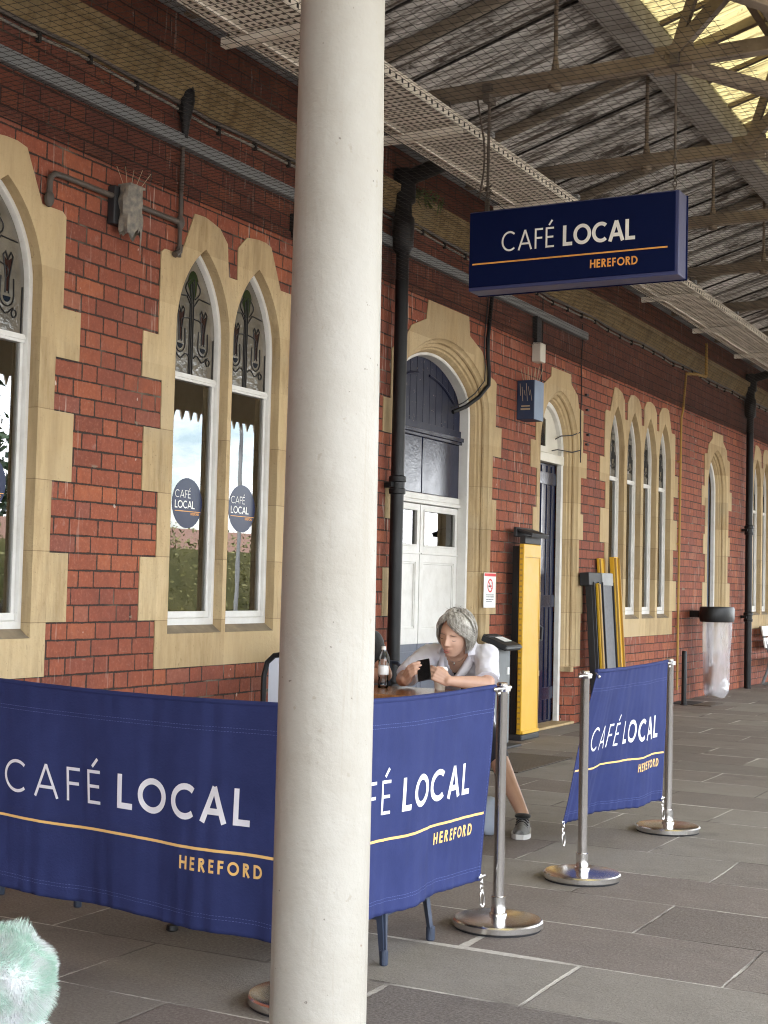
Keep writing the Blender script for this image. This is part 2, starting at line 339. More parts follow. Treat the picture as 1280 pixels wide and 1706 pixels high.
MT['ink'] = simple('ink', (.03, .03, .035), rough=.6)
MT['table'] = wood_mat('table_wood', (.20, .085, .035), (.30, .14, .06), .22)
MT['chair'] = painted('chair_slate', (.030, .042, .072), (.06, .07, .1), .3, .3)
MT['skin'] = simple('skin', (.54, .325, .235), (.60, .365, .26), .5, sc=14, bump=.15, bsc=220, bd=.002)
MT['skin2'] = simple('skin_tanned', (.42, .215, .14), (.50, .26, .18), .5, sc=14)
MT['lip'] = simple('lip', (.36, .11, .09), rough=.45); MT['lash'] = simple('lash', (.05, .035, .03), rough=.8)
MT['brow'] = simple('brow', (.16, .11, .085), rough=.8)
MT['hair'] = hair_mat('grey_hair', [(.22, (.07, .06, .05)), (.38, (.23, .21, .18)), (.55, (.43, .405, .36)), (.82, (.64, .615, .57))])
MT['hair2'] = hair_mat('dark_hair', [(.3, (.02, .015, .012)), (.8, (.08, .06, .045))])
MT['shirt'] = cloth_mat('white_shirt', (.62, .61, .67), (.70, .69, .745), .2)
MT['btop'] = cloth_mat('black_cloth', (.010, .010, .011), (.016, .016, .017), .2)
MT['short'] = cloth_mat('navy_cloth', (.02, .022, .035), (.03, .03, .045), .2)
MT['shoe'] = simple('shoe_mesh', (.10, .10, .10), (.22, .22, .215), rough=.8, sc=40); MT['sole'] = simple('shoe_sole', (.42, .41, .39), rough=.7)
MT['jean'] = cloth_mat('pale_bag_cloth', (.30, .36, .46), (.42, .46, .54), .1)
MT['cup'] = simple('paper_cup', (.80, .79, .76), rough=.5, bump=.03)
MT['bottle'] = glass_mat('clear_bottle', (.86, .88, .90), 1.5, .3)
MT['phone'] = simple('black_phone', (.006, .006, .007), rough=.25, bump=.0)
MT['fur'] = NT('mint_fur')
def fur():
    t = MT['fur']; v, x, y, z = t.xyz()
    f = t.noise(v, 13, 4, .6)
    c = t.ramp(f, [(.30, (.34, .58, .46)), (.43, (.48, .66, .57)), (.54, (.64, .70, .67)), (.66, (.66, .66, .68)), (.76, (.56, .47, .58))])
    MT['fur'] = t.done(t.bsdf(c, .9, 0, None, .1, .6))
fur()
MT['bag'] = bag_mat()
MT['kraft'] = simple('kraft_card', (.34, .20, .09), rough=.8); MT['litter'] = simple('litter_brown', (.30, .15, .09), (.42, .26, .18), rough=.7, sc=18)
MT['grate'] = simple('grate_iron', (.075, .058, .042), (.11, .085, .06), rough=.6, sc=20)
MT['interior'] = simple('room_plaster', (.30, .26, .19), (.36, .31, .23), rough=.9)
MT['panefill'] = simple('tan_pane_fill', (.42, .36, .25), (.50, .44, .32), .9)
MT['curtain'] = simple('pale_blind', (.66, .67, .68), rough=.9)
MT['ballast'] = simple('ballast', (.26, .24, .215), (.38, .355, .33), rough=.95, sc=25, bump=.9, bsc=30, bd=.05)
MT['concrete'] = simple('concrete', (.30, .29, .27), (.40, .385, .36), rough=.9, sc=3)
MT['hedge'] = leaf_mat('hedge_leaf', (.075, .085, .03), (.16, .15, .055)); MT['conifer'] = leaf_mat('conifer_leaf', (.025, .05, .025), (.05, .085, .04))
MT['bark'] = simple('bark', (.09, .065, .045), rough=.9); MT['tile'] = simple('brown_roof_tile', (.16, .085, .06), (.21, .12, .085), rough=.8)
MT['moss'] = leaf_mat('moss_green', (.05, .075, .02), (.10, .13, .04))
# ------------------------------------------------------------------ mesh helpers
class MB:
    def __init__(s): s.v = []; s.f = []; s.mi = []; s.cur = 0; s.mats = []
    def use(s, m):
        m = MT[m] if isinstance(m, str) else m
        if m not in s.mats: s.mats.append(m)
        s.cur = s.mats.index(m); return s
    def add(s, vs, fs):
        o = len(s.v); s.v += [Vector(a) for a in vs]; s.f += [tuple(i+o for i in f) for f in fs]; s.mi += [s.cur]*len(fs); return s
    def box(s, c, size, R=None):
        c = Vector(c); hx, hy, hz = (k/2 for k in size)
        vs = [Vector((x, y, z)) for x in (-hx, hx) for y in (-hy, hy) for z in (-hz, hz)]
        if R is not None: vs = [R @ a for a in vs]
        return s.add([c+a for a in vs], [(0, 1, 3, 2), (4, 6, 7, 5), (0, 4, 5, 1), (2, 3, 7, 6), (0, 2, 6, 4), (1, 5, 7, 3)])
    def span(s, x0, x1, y0, y1, z0, z1): return s.box(((x0+x1)/2, (y0+y1)/2, (z0+z1)/2), (abs(x1-x0), abs(y1-y0), abs(z1-z0)))
    def bar(s, p, q, w, h, up=(0, 0, 1)):
        p = Vector(p); q = Vector(q); d = (q-p); L = d.length; d.normalize(); up = Vector(up)
        a = d.cross(up)
        if a.length < 1e-4: a = d.cross(Vector((1, 0, 0)))
        a.normalize(); b = a.cross(d)
        R = Matrix((d, a, b)).transposed()
        return s.box((p+q)/2, (L, w, h), R)
    def tube(s, pts, r, n=8, caps=True, closed=False):
        pts = [Vector(p) for p in pts]; rs = r if isinstance(r, (list, tuple)) else [r]*len(pts)
        N = len(pts); vs = []; ref = None
        for i, p in enumerate(pts):
            a = pts[(i-1) % N] if (i > 0 or closed) else p; b = pts[(i+1) % N] if (i < N-1 or closed) else p
            d = (b-a).normalized()
            if ref is None:
                ref = d.cross(Vector((0, 0, 1)))
                if ref.length < .05: ref = d.cross(Vector((0, 1, 0)))
            ref = (ref - d*ref.dot(d)).normalized(); o = d.cross(ref)
            vs += [p + (ref*cos(2*pi*k/n) + o*sin(2*pi*k/n))*rs[i] for k in range(n)]
        fs = []
        for i in range(N if closed else N-1):
            j = (i+1) % N
            fs += [(i*n+k, i*n+(k+1) % n, j*n+(k+1) % n, j*n+k) for k in range(n)]
        if caps and not closed: fs += [tuple(range(n))[::-1], tuple(range((N-1)*n, N*n))]
        return s.add(vs, fs)
    def lathe(s, prof, c=(0, 0, 0), n=32, M=None):
        c = Vector(c); vs = []; K = len(prof)
        for r, z in prof:
            for k in range(n):
                a = Vector((r*cos(2*pi*k/n), r*sin(2*pi*k/n), z)); vs.append(c+(M @ a if M else a))
        fs = [(i*n+k, i*n+(k+1) % n, (i+1)*n+(k+1) % n, (i+1)*n+k) for i in range(K-1) for k in range(n)]
        fs += [tuple(range(n))[::-1], tuple(range((K-1)*n, K*n))]
        return s.add(vs, fs)
    def loft(s, rings, closed=True, caps=False):
        n = len(rings[0]); vs = [p for r in rings for p in r]; fs = []
        for i in range(len(rings)-1):
            for k in range(n if closed else n-1):
                fs.append((i*n+k, i*n+(k+1) % n, (i+1)*n+(k+1) % n, (i+1)*n+k))
        if caps: fs += [tuple(range(n))[::-1], tuple(range((len(rings)-1)*n, len(rings)*n))]
        return s.add(vs, fs)
    def grid(s, fn, nu, nv):
        vs = [fn(i/nu, j/nv) for j in range(nv+1) for i in range(nu+1)]
        return s.add(vs, [(j*(nu+1)+i, j*(nu+1)+i+1, (j+1)*(nu+1)+i+1, (j+1)*(nu+1)+i) for j in range(nv) for i in range(nu)])
    def capsule(s, p, q, r0, r1, n=14, flat=1., up=None):
        p = Vector(p); q = Vector(q); d = (q-p); L = d.length
        if L < 1e-6: d = Vector((0, 0, 1))
        d.normalize(); pts = []; rs = []
        for k in range(6): a = pi/2*k/5; pts.append(p-d*r0*cos(a)); rs.append(max(1e-4, r0*sin(a)))
        for k in range(6): a = pi/2*k/5; pts.append(q+d*r1*sin(a)); rs.append(max(1e-4, r1*cos(a)))
        return s.tube(pts, rs, n)
    def ball(s, c, rad, n=18, M=None):
        c = Vector(c); m = n//2+1; rad = (rad,)*3 if isinstance(rad, (int, float)) else rad
        vs = []
        for j in range(m+1):
            a = pi*j/m; rr = max(sin(a), 1e-3)
            for k in range(n):
                p = Vector((rad[0]*rr*cos(2*pi*k/n), rad[1]*rr*sin(2*pi*k/n), rad[2]*cos(a))); vs.append(c+(M @ p if M else p))
        return s.add(vs, [(j*n+k, (j+1)*n+k, (j+1)*n+(k+1) % n, j*n+(k+1) % n) for j in range(m) for k in range(n)])
    def fill(s, outer, holes, mapf, x0, x1):
        """polygon (2d) with holes, extruded between depth x0 (back) and x1 (front)"""
        loops = [outer]+list(holes)
        tri = tessellate_polygon([[Vector((a, b, 0)) for a, b in l] for l in loops])
        flat = [p for l in loops for p in l]; n = len(flat)
        vs = [mapf(a, b, x1) for a, b in flat]+[mapf(a, b, x0) for a, b in flat]
        fs = []
        for t in tri:
            a, b, c = (flat[i] for i in t)
            ar = (b[0]-a[0])*(c[1]-a[1])-(b[1]-a[1])*(c[0]-a[0])
            if abs(ar) < 1e-10: continue
            if ar < 0: t = (t[0], t[2], t[1])
            fs.append(tuple(t)); fs.append((t[2]+n, t[1]+n, t[0]+n))
        o = 0
        for l in loops:
            L = len(l)
            fs += [(o+i, o+(i+1) % L, o+(i+1) % L+n, o+i+n) for i in range(L)]; o += L
        return s.add(vs, fs)
    def mesh(s, name, smooth=True, ang=35, fix=True):
        me = bpy.data.meshes.new(name); me.from_pydata(s.v, [], s.f)
        for m in s.mats: me.materials.append(m)
        me.polygons.foreach_set('material_index', s.mi)
        if fix:
            bm = bmesh.new(); bm.from_mesh(me); bmesh.ops.recalc_face_normals(bm, faces=bm.faces); bm.to_mesh(me); bm.free()
        if smooth:
            me.polygons.foreach_set('use_smooth', [True]*len(me.polygons)); me.set_sharp_from_angle(angle=radians(ang))
        me.update(); return me
    def build(s, name, mat=None, parent=None, bevel=0, seg=2, **kw):
        if mat is not None:
            s.mats = [MT[mat] if isinstance(mat, str) else mat]; s.mi = [0]*len(s.f)
        o = bpy.data.objects.new(name, s.mesh(name, **kw)); COL.objects.link(o)
        if bevel:
            b = o.modifiers.new('bevel', 'BEVEL'); b.width = bevel; b.segments = seg; b.limit_method = 'ANGLE'; b.angle_limit = radians(40)
        if parent is not None: adopt(o, parent)
        return o
def adopt(o, parent):
    o.parent = parent; o.matrix_parent_inverse = world_of(parent).inverted()
def world_of(o):
    m = Matrix.LocRotScale(o.location, o.rotation_euler, o.scale)
    if o.parent: m = world_of(o.parent) @ o.matrix_parent_inverse @ m
    return m
def tag(o, label, cat, group=None, kind=None):
    o['label'] = label; o['category'] = cat
    if group: o['group'] = group
    if kind: o['kind'] = kind
    return o
def thing(name, label, cat, loc, group=None):
    o = bpy.data.objects.new(name, None); COL.objects.link(o); o.location = loc; o.empty_display_size = .1
    return tag(o, label, cat, group)
def struct(o): o['kind'] = 'structure'; return o
def dup(root, loc, rotz=None, label=None):
    def cp(o, par):
        c = o.copy(); COL.objects.link(c)
        if par: c.parent = par
        for ch in [k for k in bpy.data.objects if k.parent == o]: cp(ch, c)
        return c
    r = cp(root, None); r.location = loc
    if rotz is not None: r.rotation_euler = (0, 0, rotz)
    if label: r['label'] = label
    return r
def at_px(px, py, Y):
    d = RT*(px-640)-UP*(py-853)-BK*2366; return EYE+d*(Y/d.y)
def at_X(px, py, X):
    d = RT*(px-640)-UP*(py-853)-BK*2366; return EYE+d*(X/d.x)
wallmap = lambda y, z, d: Vector((-D+d, y, z))       # d grows out from the wall face
# ------------------------------------------------------------------ lettering from strokes
def arc(cx, cy, r, a0, a1, n=18, ry=None):
    ry = ry or r
    return [(cx+r*cos(radians(a0+(a1-a0)*i/n)), cy+ry*sin(radians(a0+(a1-a0)*i/n))) for i in range(n+1)]
def glyph(ch, t):
    h = t/2
    if ch == 'C': return [arc(.5, .5, .5-h, 48, 312, 22)], .86
    if ch == 'O': return [arc(.5, .5, .5-h, 0, 360, 32)], 1.0
    if ch == 'A': return [[(h*.9, 0), (.44, .985)], [(.44, .985), (.88-h*.9, 0)], [(.17, .31), (.71, .31)]], .88
    if ch == 'F': return [[(h, 0), (h, 1)], [(h, 1-h), (.50, 1-h)], [(h, .52), (.46, .52)]], .50
    if ch == 'E': return [[(h, 0), (h, 1)], [(h, 1-h), (.50, 1-h)], [(h, .52), (.47, .52)], [(h, h), (.52, h)]], .52
    if ch == 'É': return [[(h, 0), (h, 1)], [(h, 1-h), (.50, 1-h)], [(h, .52), (.47, .52)], [(h, h), (.52, h)], [(.20, 1.10), (.40, 1.34)]], .52
    if ch == 'L': return [[(h, 0), (h, 1)], [(h, h), (.54, h)]], .54
    if ch == 'H': return [[(h, 0), (h, 1)], [(.74-h, 0), (.74-h, 1)], [(h, .52), (.74-h, .52)]], .74
    if ch == 'R': return [[(h, 0), (h, 1)], [(h, 1-h)]+arc(.30, .75, .25-h, 90, -90, 12)+[(h, .5+h)], [(.26, .5), (.62-h*.6, 0)]], .62
    if ch == 'D': return [[(h, 0), (h, 1)], [(h, 1-h)]+arc(.30, .5, .5-h, 90, -90, 16)+[(h, h)]], .80
    return [], .3
def strokes(mb, pts, t, surf, lift, step=.04):
    P = [pts[0]]
    for a, b in zip(pts, pts[1:]):
        L = math.hypot(b[0]-a[0], b[1]-a[1]); k = max(1, int(L/step))
        P += [(a[0]+(b[0]-a[0])*i/k, a[1]+(b[1]-a[1])*i/k) for i in range(1, k+1)]
    closed = math.hypot(P[0][0]-P[-1][0], P[0][1]-P[-1][1]) < 1e-6 and len(P) > 4
    vs = []
    for i, p in enumerate(P):
        a = P[i-1] if i > 0 else (P[-2] if closed else None); b = P[i+1] if i < len(P)-1 else (P[1] if closed else None)
        def nrm(q, r):
            dx, dy = r[0]-q[0], r[1]-q[1]; L = math.hypot(dx, dy) or 1; return (-dy/L, dx/L)
        if a is None: n = nrm(p, b); m = 1
        elif b is None: n = nrm(a, p); m = 1
        else:
            n1, n2 = nrm(a, p), nrm(p, b); n = (n1[0]+n2[0], n1[1]+n2[1]); L = math.hypot(*n) or 1; n = (n[0]/L, n[1]/L)
            m = 1/max(.35, n[0]*n1[0]+n[1]*n1[1])
        vs.append(surf(p[0]+n[0]*t/2*m, p[1]+n[1]*t/2*m, lift)); vs.append(surf(p[0]-n[0]*t/2*m, p[1]-n[1]*t/2*m, lift))
    mb.add(vs, [(2*i, 2*i+1, 2*i+3, 2*i+2) for i in range(len(P)-1)])
def text(mb, s, u0, u1, v0, cap, t, surf, lift=.0012, wx=1.08):
    """letters of s spread between u0 and u1, baseline v0"""
    ws = [glyph(c, t)[1]*cap*wx for c in s]
    gap = (u1-u0-sum(ws))/max(1, len(s)-1); x = u0; li = lift
    for c, w in zip(s, ws):
        for k, st in enumerate(glyph(c, t)[0]):
            pts = [(x+a*cap*wx, v0+b*cap) for a, b in st]
            strokes(mb, pts, t*cap, surf, li+.00025*k, step=max(.01, cap*.12))
        x += w+gap
# ================================================================== GROUND
PLAT_X = 2.6
mb = MB(); mb.span(-D-.6, PLAT_X, -36, 60, -1.0, 0.0)
o = struct(mb.build('platform', 'floor', smooth=False))
mb = MB(); mb.add([(-400, -400, -1.02), (400, -400, -1.02), (400, 600, -1.02), (-400, 600, -1.02)], [(0, 1, 2, 3)])
struct(mb.build('ground', 'ballast', smooth=False))
# ================================================================== STATION BUILDING
def arch(c, hw, z0, zs, za, o=0., n=12, bottom=True, zb=None):
    """pointed arch outline from bottom left over the apex to bottom right, inset by o"""
    zb = z0+o if zb is None else zb
    if za-zs < hw*.9:                       # four-centred: tight haunch, then a long flat arc
        r1 = .42; th = radians(55); d = Vector((cos(th), sin(th))); C1 = Vector((hw-r1, zs)); A = Vector((0, za))-C1; ad = A.dot(d)
        r2 = (2*r1*ad-A.dot(A)-r1*r1)/(2*(ad-r1)); C2 = C1-d*(r2-r1)
        Rr = [(C1.x+(r1-o)*cos(th*i/n), C1.y+(r1-o)*sin(th*i/n)) for i in range(n+1)]
        a1 = math.acos(-C2.x/(r2-o))
        Rr += [(C2.x+(r2-o)*cos(th+(a1-th)*i/n), C2.y+(r2-o)*sin(th+(a1-th)*i/n)) for i in range(1, n+1)]
        return [(c-hw+o, zb)]+[(c-y, z) for y, z in Rr]+[(c+y, z) for y, z in Rr[::-1]][1:]+[(c+hw-o, zb)]
    r = za-zs; R = (hw*hw+r*r)/(2*hw); cl = c-hw+R; Ri = R-o
    ph = math.acos(max(-1, min(1, (cl-c)/Ri)))
    L = [(cl-Ri*cos(ph*i/n), zs+Ri*sin(ph*i/n)) for i in range(n+1)]
    Rr = [(2*c-y, z) for y, z in L[::-1]][1:]
    pts = [(c-hw+o, zb)]+L+Rr+[(c+hw-o, zb)]
    return pts
bld = thing('station_building', 'long red brick railway station building with sandstone pointed windows and doors', 'building', (-D, 8, 0))
holes = []; ZS, ZA = 2.80, 3.312
def light_window(c, hw, far=False, sticker=False, tilt=False, blind=False):
    """one pointed light: white timber frame with clear pane below and leaded pane above"""
    z0 = 1.02
    m = MB()
    def ring(o, d, zb=None): return [wallmap(y, z, d) for y, z in arch(c, hw, z0, ZS, ZA, o, zb=zb)]
    m.use('white').loft([ring(-.004, -.055, z0+.045), ring(.026, -.055, z0+.082), ring(.030, -.062, z0+.086), ring(.034, -.098, z0+.09)])
    ins = hw-.034
    m.span(-D-.096, -D-.064, c-ins, c+ins, 2.515, 2.558)              # transom
    m.span(-D-.090, -D-.058, c-ins, c+ins, 2.530, 2.546)
    m.span(-D-.095, -D-.068, c-ins, c+ins, z0+.088, z0+.125)          # bottom rail
    for s in (-1, 1): m.span(-D-.094, -D-.074, c+s*ins, c+s*(ins-.022), z0+.10, 2.52)
    fr = m.build('window', None, bld)
    g = MB(); zb = z0+.115
    g.fill([(c-ins, zb), (c+ins, zb), (c+ins, 2.53), (c-ins, 2.53)], [], wallmap, -.090, -.086)
    g.build('pane', 'glass', fr, smooth=False)
    up = arch(c, hw, z0, ZS, ZA, .034, zb=2.545)
    g = MB(); g.fill(up, [], wallmap, -.087, -.083); g.build('leaded_pane', 'leadglass', fr, smooth=False)
    # lead cames and tinted pieces
    L = MB().use('lead'); x = -D-.0805; rr = .0044
    def came(pts): L.tube([(x, c+a, b) for a, b in pts], rr, 5)
    def wide(z):
        y = [abs(p[0]-c) for p in arch(c, hw, z0, ZS, ZA, .036) if True]
        if z <= ZS: return hw-.036
        r = ZA-ZS; R = (hw*hw+r*r)/(2*hw)
        q = (R-.036)**2-(z-ZS)**2
        return max(0, sqrt(max(0, q))-(R-hw))
    for a in (-.024, -.008, .010): came([(a, 2.556), (a, 3.13+a)])
    for s in (-1, 1):
        came([(s*(hw-.05), 2.556), (s*(hw-.05), 2.80)])
        came([(s*(.025+.05*sin(k*.5)), 3.02+.11*k/6) for k in range(7)])
        came([(s*(.02+.10*sin(pi*k/10)), 2.90-.16*(k/10)**2-.0*k) for k in range(8)])
        q = s*.115; zt = 2.86
        came([(q-.035, zt+.08), (q-.022, zt+.02), (q-.012, zt-.04), (q-.012, zt-.11)])
        came([(q+.035, zt+.08), (q+.022, zt+.02), (q+.012, zt-.04), (q+.012, zt-.11)])
        came([(q, zt+.06), (q-.02, zt+.10), (q-.035, zt+.08)]); came([(q, zt+.06), (q+.02, zt+.10), (q+.035, zt+.08)])
        came([(q+.05*cos(a), zt-.12+.055*sin(a)) for a in [pi*1.0+k*pi/8 for k in range(9)]])
        came([(q+.05, zt-.12), (q+.045, zt-.03)]); came([(q-.05, zt-.12), (q-.045, zt-.03)])
        came([(s*(.025+k*.02), 2.665+.018*sin(k*1.1)) for k in range(8)])
        came([(s*.17+.018*cos(a), 2.655+.02*sin(a)) for a in [k*pi/5 for k in range(11)]])
        w = wide(3.0)-.004
        came([(s*.02, 2.98), (s*.06, 3.03), (s*w*.9, 3.02)])
    L.build('leading', None, fr)
    if not far:
        T = MB()
        for s in (-1, 1):
            q = s*.115
            T.use(STAIN_R).fill([(c+q-.010, 2.76), (c+q+.010, 2.76), (c+q+.020, 2.88), (c+q+.032, 2.935), (c+q, 2.915), (c+q-.032, 2.935), (c+q-.020, 2.88)], [], wallmap, -.0815, -.0805)
            T.use(STAIN_B).fill([(c+q+.028*cos(a), 2.735+.030*sin(a)) for a in [pi+k*pi/8 for k in range(9)]], [], wallmap, -.0815, -.0805)
        T.use(STAIN_G).fill([(c+.055*cos(a)*(1 if sin(a) > 0 else .7), 3.10+.09*sin(a)) for a in [k*pi/8 for k in range(16)]], [], wallmap, -.0820, -.0810)
        T.build('stained_glass', None, fr, smooth=False)
    if tilt:                                                          # top light swung inwards, dark gap beside it
        H = MB(); a = arch(c-.02, hw-.04, 2.56, ZS-.02, ZA-.06, .0, zb=2.575); b = arch(c-.02, hw-.04, 2.56, ZS-.02, ZA-.06, .03, zb=2.60)
        f = lambda p, d: [wallmap(y-.0*(z-2.56), z, d+(-.0)*(z-2.56)) for y, z in p]
        H.loft([f(a, -.150), f(a, -.122), f(b, -.122), f(b, -.150)]); H.build('hopper_frame', 'white', fr)
    if sticker:
        S = MB(); sz = 1.79; ry, rz = .150, .150
        cy = c+.012
        S.use(STICK).fill([(cy+ry*cos(a), sz+rz*sin(a)) for a in [k*pi/24 for k in range(48)]], [], wallmap, -.0855, -.0845)
        surf = lambda u, v, l: wallmap(u, v, -.0843+l)
        text(S.use('swhite'), 'CAFÉ', cy-.125, cy+.030, sz+.030, .046, .09, surf, .0006)
        text(S.use('swhite'), 'LOCAL', cy-.125, cy+.075, sz-.032, .046, .15, surf, .0006)
        S.use('sgold').add([surf(cy-.125, sz-.047, .0008), surf(cy+.135, sz-.047, .0008), surf(cy+.135, sz-.051, .0008), surf(cy-.125, sz-.051, .0008)], [(0, 1, 2, 3)])
        text(S.use('sgold'), 'HEREFORD', cy+.035, cy+.120, sz-.070, .014, .17, surf, .0006)
        S.build('window_sticker', None, fr, smooth=False)
    if blind:
        B = MB(); B.span(-D-.32, -D-.30, c-ins-.03, c+ins+.03, 1.05, 2.5); B.build('blind', 'curtain', fr)
    return fr
def tinted(name, c):
    t = NT(name); return t.done(t.bsdf(c, .2, 0, None, .25))
STAIN_R = tinted('stained_red', (.028, .010, .008)); STAIN_B = tinted('stained_blue', (.006, .010, .018)); STAIN_G = tinted('stained_green', (.018, .030, .010))
STICK = tinted('sticker_navy', (.006, .013, .055))
def head_pts(c, first, last):
    L = [(-.285, 3.228), (-.25, 3.228), (-.125, 3.50), (-.02, 3.505)] if first else [(-.245, 3.195), (-.245, 3.40), (-.15, 3.485), (-.02, 3.50)]
    R = [(.06, 3.50), (.13, 3.485), (.255, 3.228), (.30, 3.228)] if last else [(.06, 3.49), (.14, 3.47), (.225, 3.395), (.245, 3.195)]
    return [(c+a, z) for a, z in L+R]
def window_group(cs, hw, far=False, stick=(), tilt=(), blind=()):
    c0, c1 = cs[0], cs[-1]; e = hw+.115
    steps = [(.822, e), (1.098, e), (1.098, e+.155), (1.455, e+.155), (1.455, e+.01), (1.828, e+.01), (1.828, e+.16), (2.187, e+.16), (2.187, e+.005), (2.468, e+.005), (2.468, e+.19), (2.725, e+.19), (2.725, e+.05), (3.205, e+.05), (3.228, e+.02)]
    k = random.random
    right = [(c1+b, z) for z, b in steps]; left = [(c0-b, z) for z, b in steps]
    top = []
    for i, c in enumerate(cs): top += head_pts(c, i == 0, i == len(cs)-1)
    outer = right+top[::-1]+left[::-1]
    # the head runs right to left
    m = MB().use('stone')
    hl = [arch(c, hw+.001, 1.019, ZS, ZA+.001) for c in cs]
    m.fill(outer, hl, wallmap, -.006, .007)
    for c in cs:
        A = arch(c, hw, 1.02, ZS, ZA)
        def r(o, d, zb): return [wallmap(y, z, d) for y, z in arch(c, hw, 1.02, ZS, ZA, o, zb=zb)]
        m.use('stone').loft([r(0, .007, 1.02), r(.004, -.02, 1.035), r(.0, -.06, 1.066)], closed=False)
        m.use('sill').add([wallmap(c-hw, 1.02, .008), wallmap(c+hw, 1.02, .008), wallmap(c+hw, 1.068, -.062), wallmap(c-hw, 1.068, -.062)], [(0, 1, 2, 3)])
    m.build('stone_surround', None, bld, fix=False, ang=50)
    for i, c in enumerate(cs):
        holes.append(arch(c, hw+.02, 1.0, ZS, ZA+.02))
        light_window(c, hw, far, i in stick, i in tilt, i in blind)
window_group([4.64, 5.228], .275, stick=(0, 1))
window_group([6.922, 7.508], .272, stick=(0, 1), tilt=(1,))
window_group([14.60, 15.185, 15.77, 16.345], .245, True, blind=(2,))
window_group([20.98, 21.565, 22.15, 22.735], .245, True, blind=(1,))
def door_way(c, hw, zs, za, prof, spl=.10, dep=.13):
    """sandstone door case with a moulded, splayed arch"""
    right = [(c+e, z) for z, e in prof]; left = [(c-e, z) for z, e in prof][::-1]
    base = .565
    m = MB().use('stone')
    A = arch(c, hw+.001, base, zs, za+.001)
    outer = right+left+[p for p in A]
    m.fill(right+left+A, [], wallmap, -.006, .007)
    steps = [(0, .007), (.004, -.004), (.016, -.020), (.030, -.024), (.036, -.040), (.030, -.052), (.044, -.058), (.060, -.064), (.066, -.082), (.080, -.088), (.088, -.104), (spl, -dep), (spl, -dep-.06)]
    R = [[wallmap(y, z, d) for y, z in arch(c, hw, base, zs, za, o, n=20, zb=base)] for o, d in steps]
    m.loft(R, closed=False)
    # lower part of the jambs: plain brick, stop-chamfered
    for s in (-1, 1):
        st = MB().use('brick'); y0 = c+s*hw; y1 = c+s*(hw-spl)
        st.loft([[Vector((-D+d, y, 0)), Vector((-D+d, y, base))] for y, d in ((c+s*(hw+.03), .006), (y0-s*.012, .006), (y1+s*.02, -.085), (y1, -dep), (y1, -dep-.06))], closed=False); st.build('brick_jamb', None, bld, fix=False)
        m.use('stone').fill([(y0, -.006), (y1, -.006), (y1, -dep-.06)], [], lambda a, b, d: Vector((-D+b, a, base-.05+d)), 0, .0495)
    m.build('stone_doorcase', None, bld, fix=False, ang=40)
    holes.append(arch(c, hw+.02, -.05, zs, za+.02, zb=.001))
    return c
bigprof = [(.567, .93), (1.10, .93), (1.10, 1.06), (1.46, 1.06), (1.46, .92), (1.826, .92), (1.826, 1.03), (2.087, 1.03), (2.087, .935), (2.467, .935), (2.467, 1.115), (2.725, 1.115), (2.725, .985), (3.105, .985), (3.125, .95), (3.15, .83), (3.335, .67), (3.428, .415), (3.586, .385)]
smlprof = [(.567, .64), (1.09, .64), (1.09, .69), (1.46, .69), (1.46, .565), (1.826, .565), (1.826, .67), (2.083, .67), (2.083, .59), (2.451, .59), (2.451, .75), (2.706, .75), (2.706, .635), (3.125, .635), (3.14, .50), (3.259, .46), (3.353, .275), (3.447, .26)]
def door_frame(c, hw, zs, za, spl, d0, d1, mat, thick=.024):
    f = MB()
    hi = hw-spl
    def r(o, d): return [wallmap(y, z, d) for y, z in arch(c, hw, .02, zs, za, spl+o, n=20, zb=.02)]
    f.loft([r(-.004, d0), r(thick*.7, d0), r(thick, d0-.006), r(thick+.004, d1)], closed=False)
    return f
# --- big double door
c = 10.337; hw = .845; zs, za = 2.77, 3.323
door_way(c, hw, zs, za, bigprof)
F = door_frame(c, hw, zs, za, .10, -.13, -.215, 'white').build('door_frame', 'white', bld, fix=False)
X = lambda d: -D+d
dr = MB()
hi = hw-.10-.028
def zarch(y, o=.128):
    P = arch(c, hw, 2.0, zs, za, o, n=24)[1:-1]
    for p, q in zip(P, P[1:]):
        if p[0] <= y <= q[0]: return p[1]+(q[1]-p[1])*(y-p[0])/max(1e-6, q[0]-p[0])
    return zs
# tympanum of vertical boards
dr.use('navyold')
k = 12
for i in range(k):
    y0 = c-hi+2*hi*i/k+.003; y1 = c-hi+2*hi*(i+1)/k-.003
    dr.fill([(y0, 2.60), (y1, 2.60), (y1, zarch(y1)), ((y0+y1)/2, zarch((y0+y1)/2)), (y0, zarch(y0))], [], wallmap, -.235, -.215)
dr.fill(arch(c, hw, 2.6, zs, za, .12, zb=2.58), [], wallmap, -.26, -.24)
for s in (-1, 1):      # raised arched ribs
    P = [(y, zarch(y)-.13) for y in [c+s*(.10+.48*i/8) for i in range(9)]]
    dr.tube([Vector((X(-.212), y, z)) for y, z in P], .012, 6)
dr.span(X(-.235), X(-.20), c-hi, c+hi, 2.60, 2.66)
dr.build('boarded_tympanum', None, bld, bevel=.003)
dr = MB().use('navy')
dr.span(X(-.235), X(-.17), c-hi, c+hi, 2.565, 2.60).span(X(-.235), X(-.185), c-hi, c+hi, 2.54, 2.565)
dr.span(X(-.23), X(-.212), c-hi, c-.008, 2.085, 2.54).span(X(-.23), X(-.214), c+.012, c+hi, 2.085, 2.54)
dr.use('black').span(X(-.232), X(-.225), c-.008, c+.012, 2.085, 2.54)
dr.build('fascia_panel', None, bld, bevel=.004)
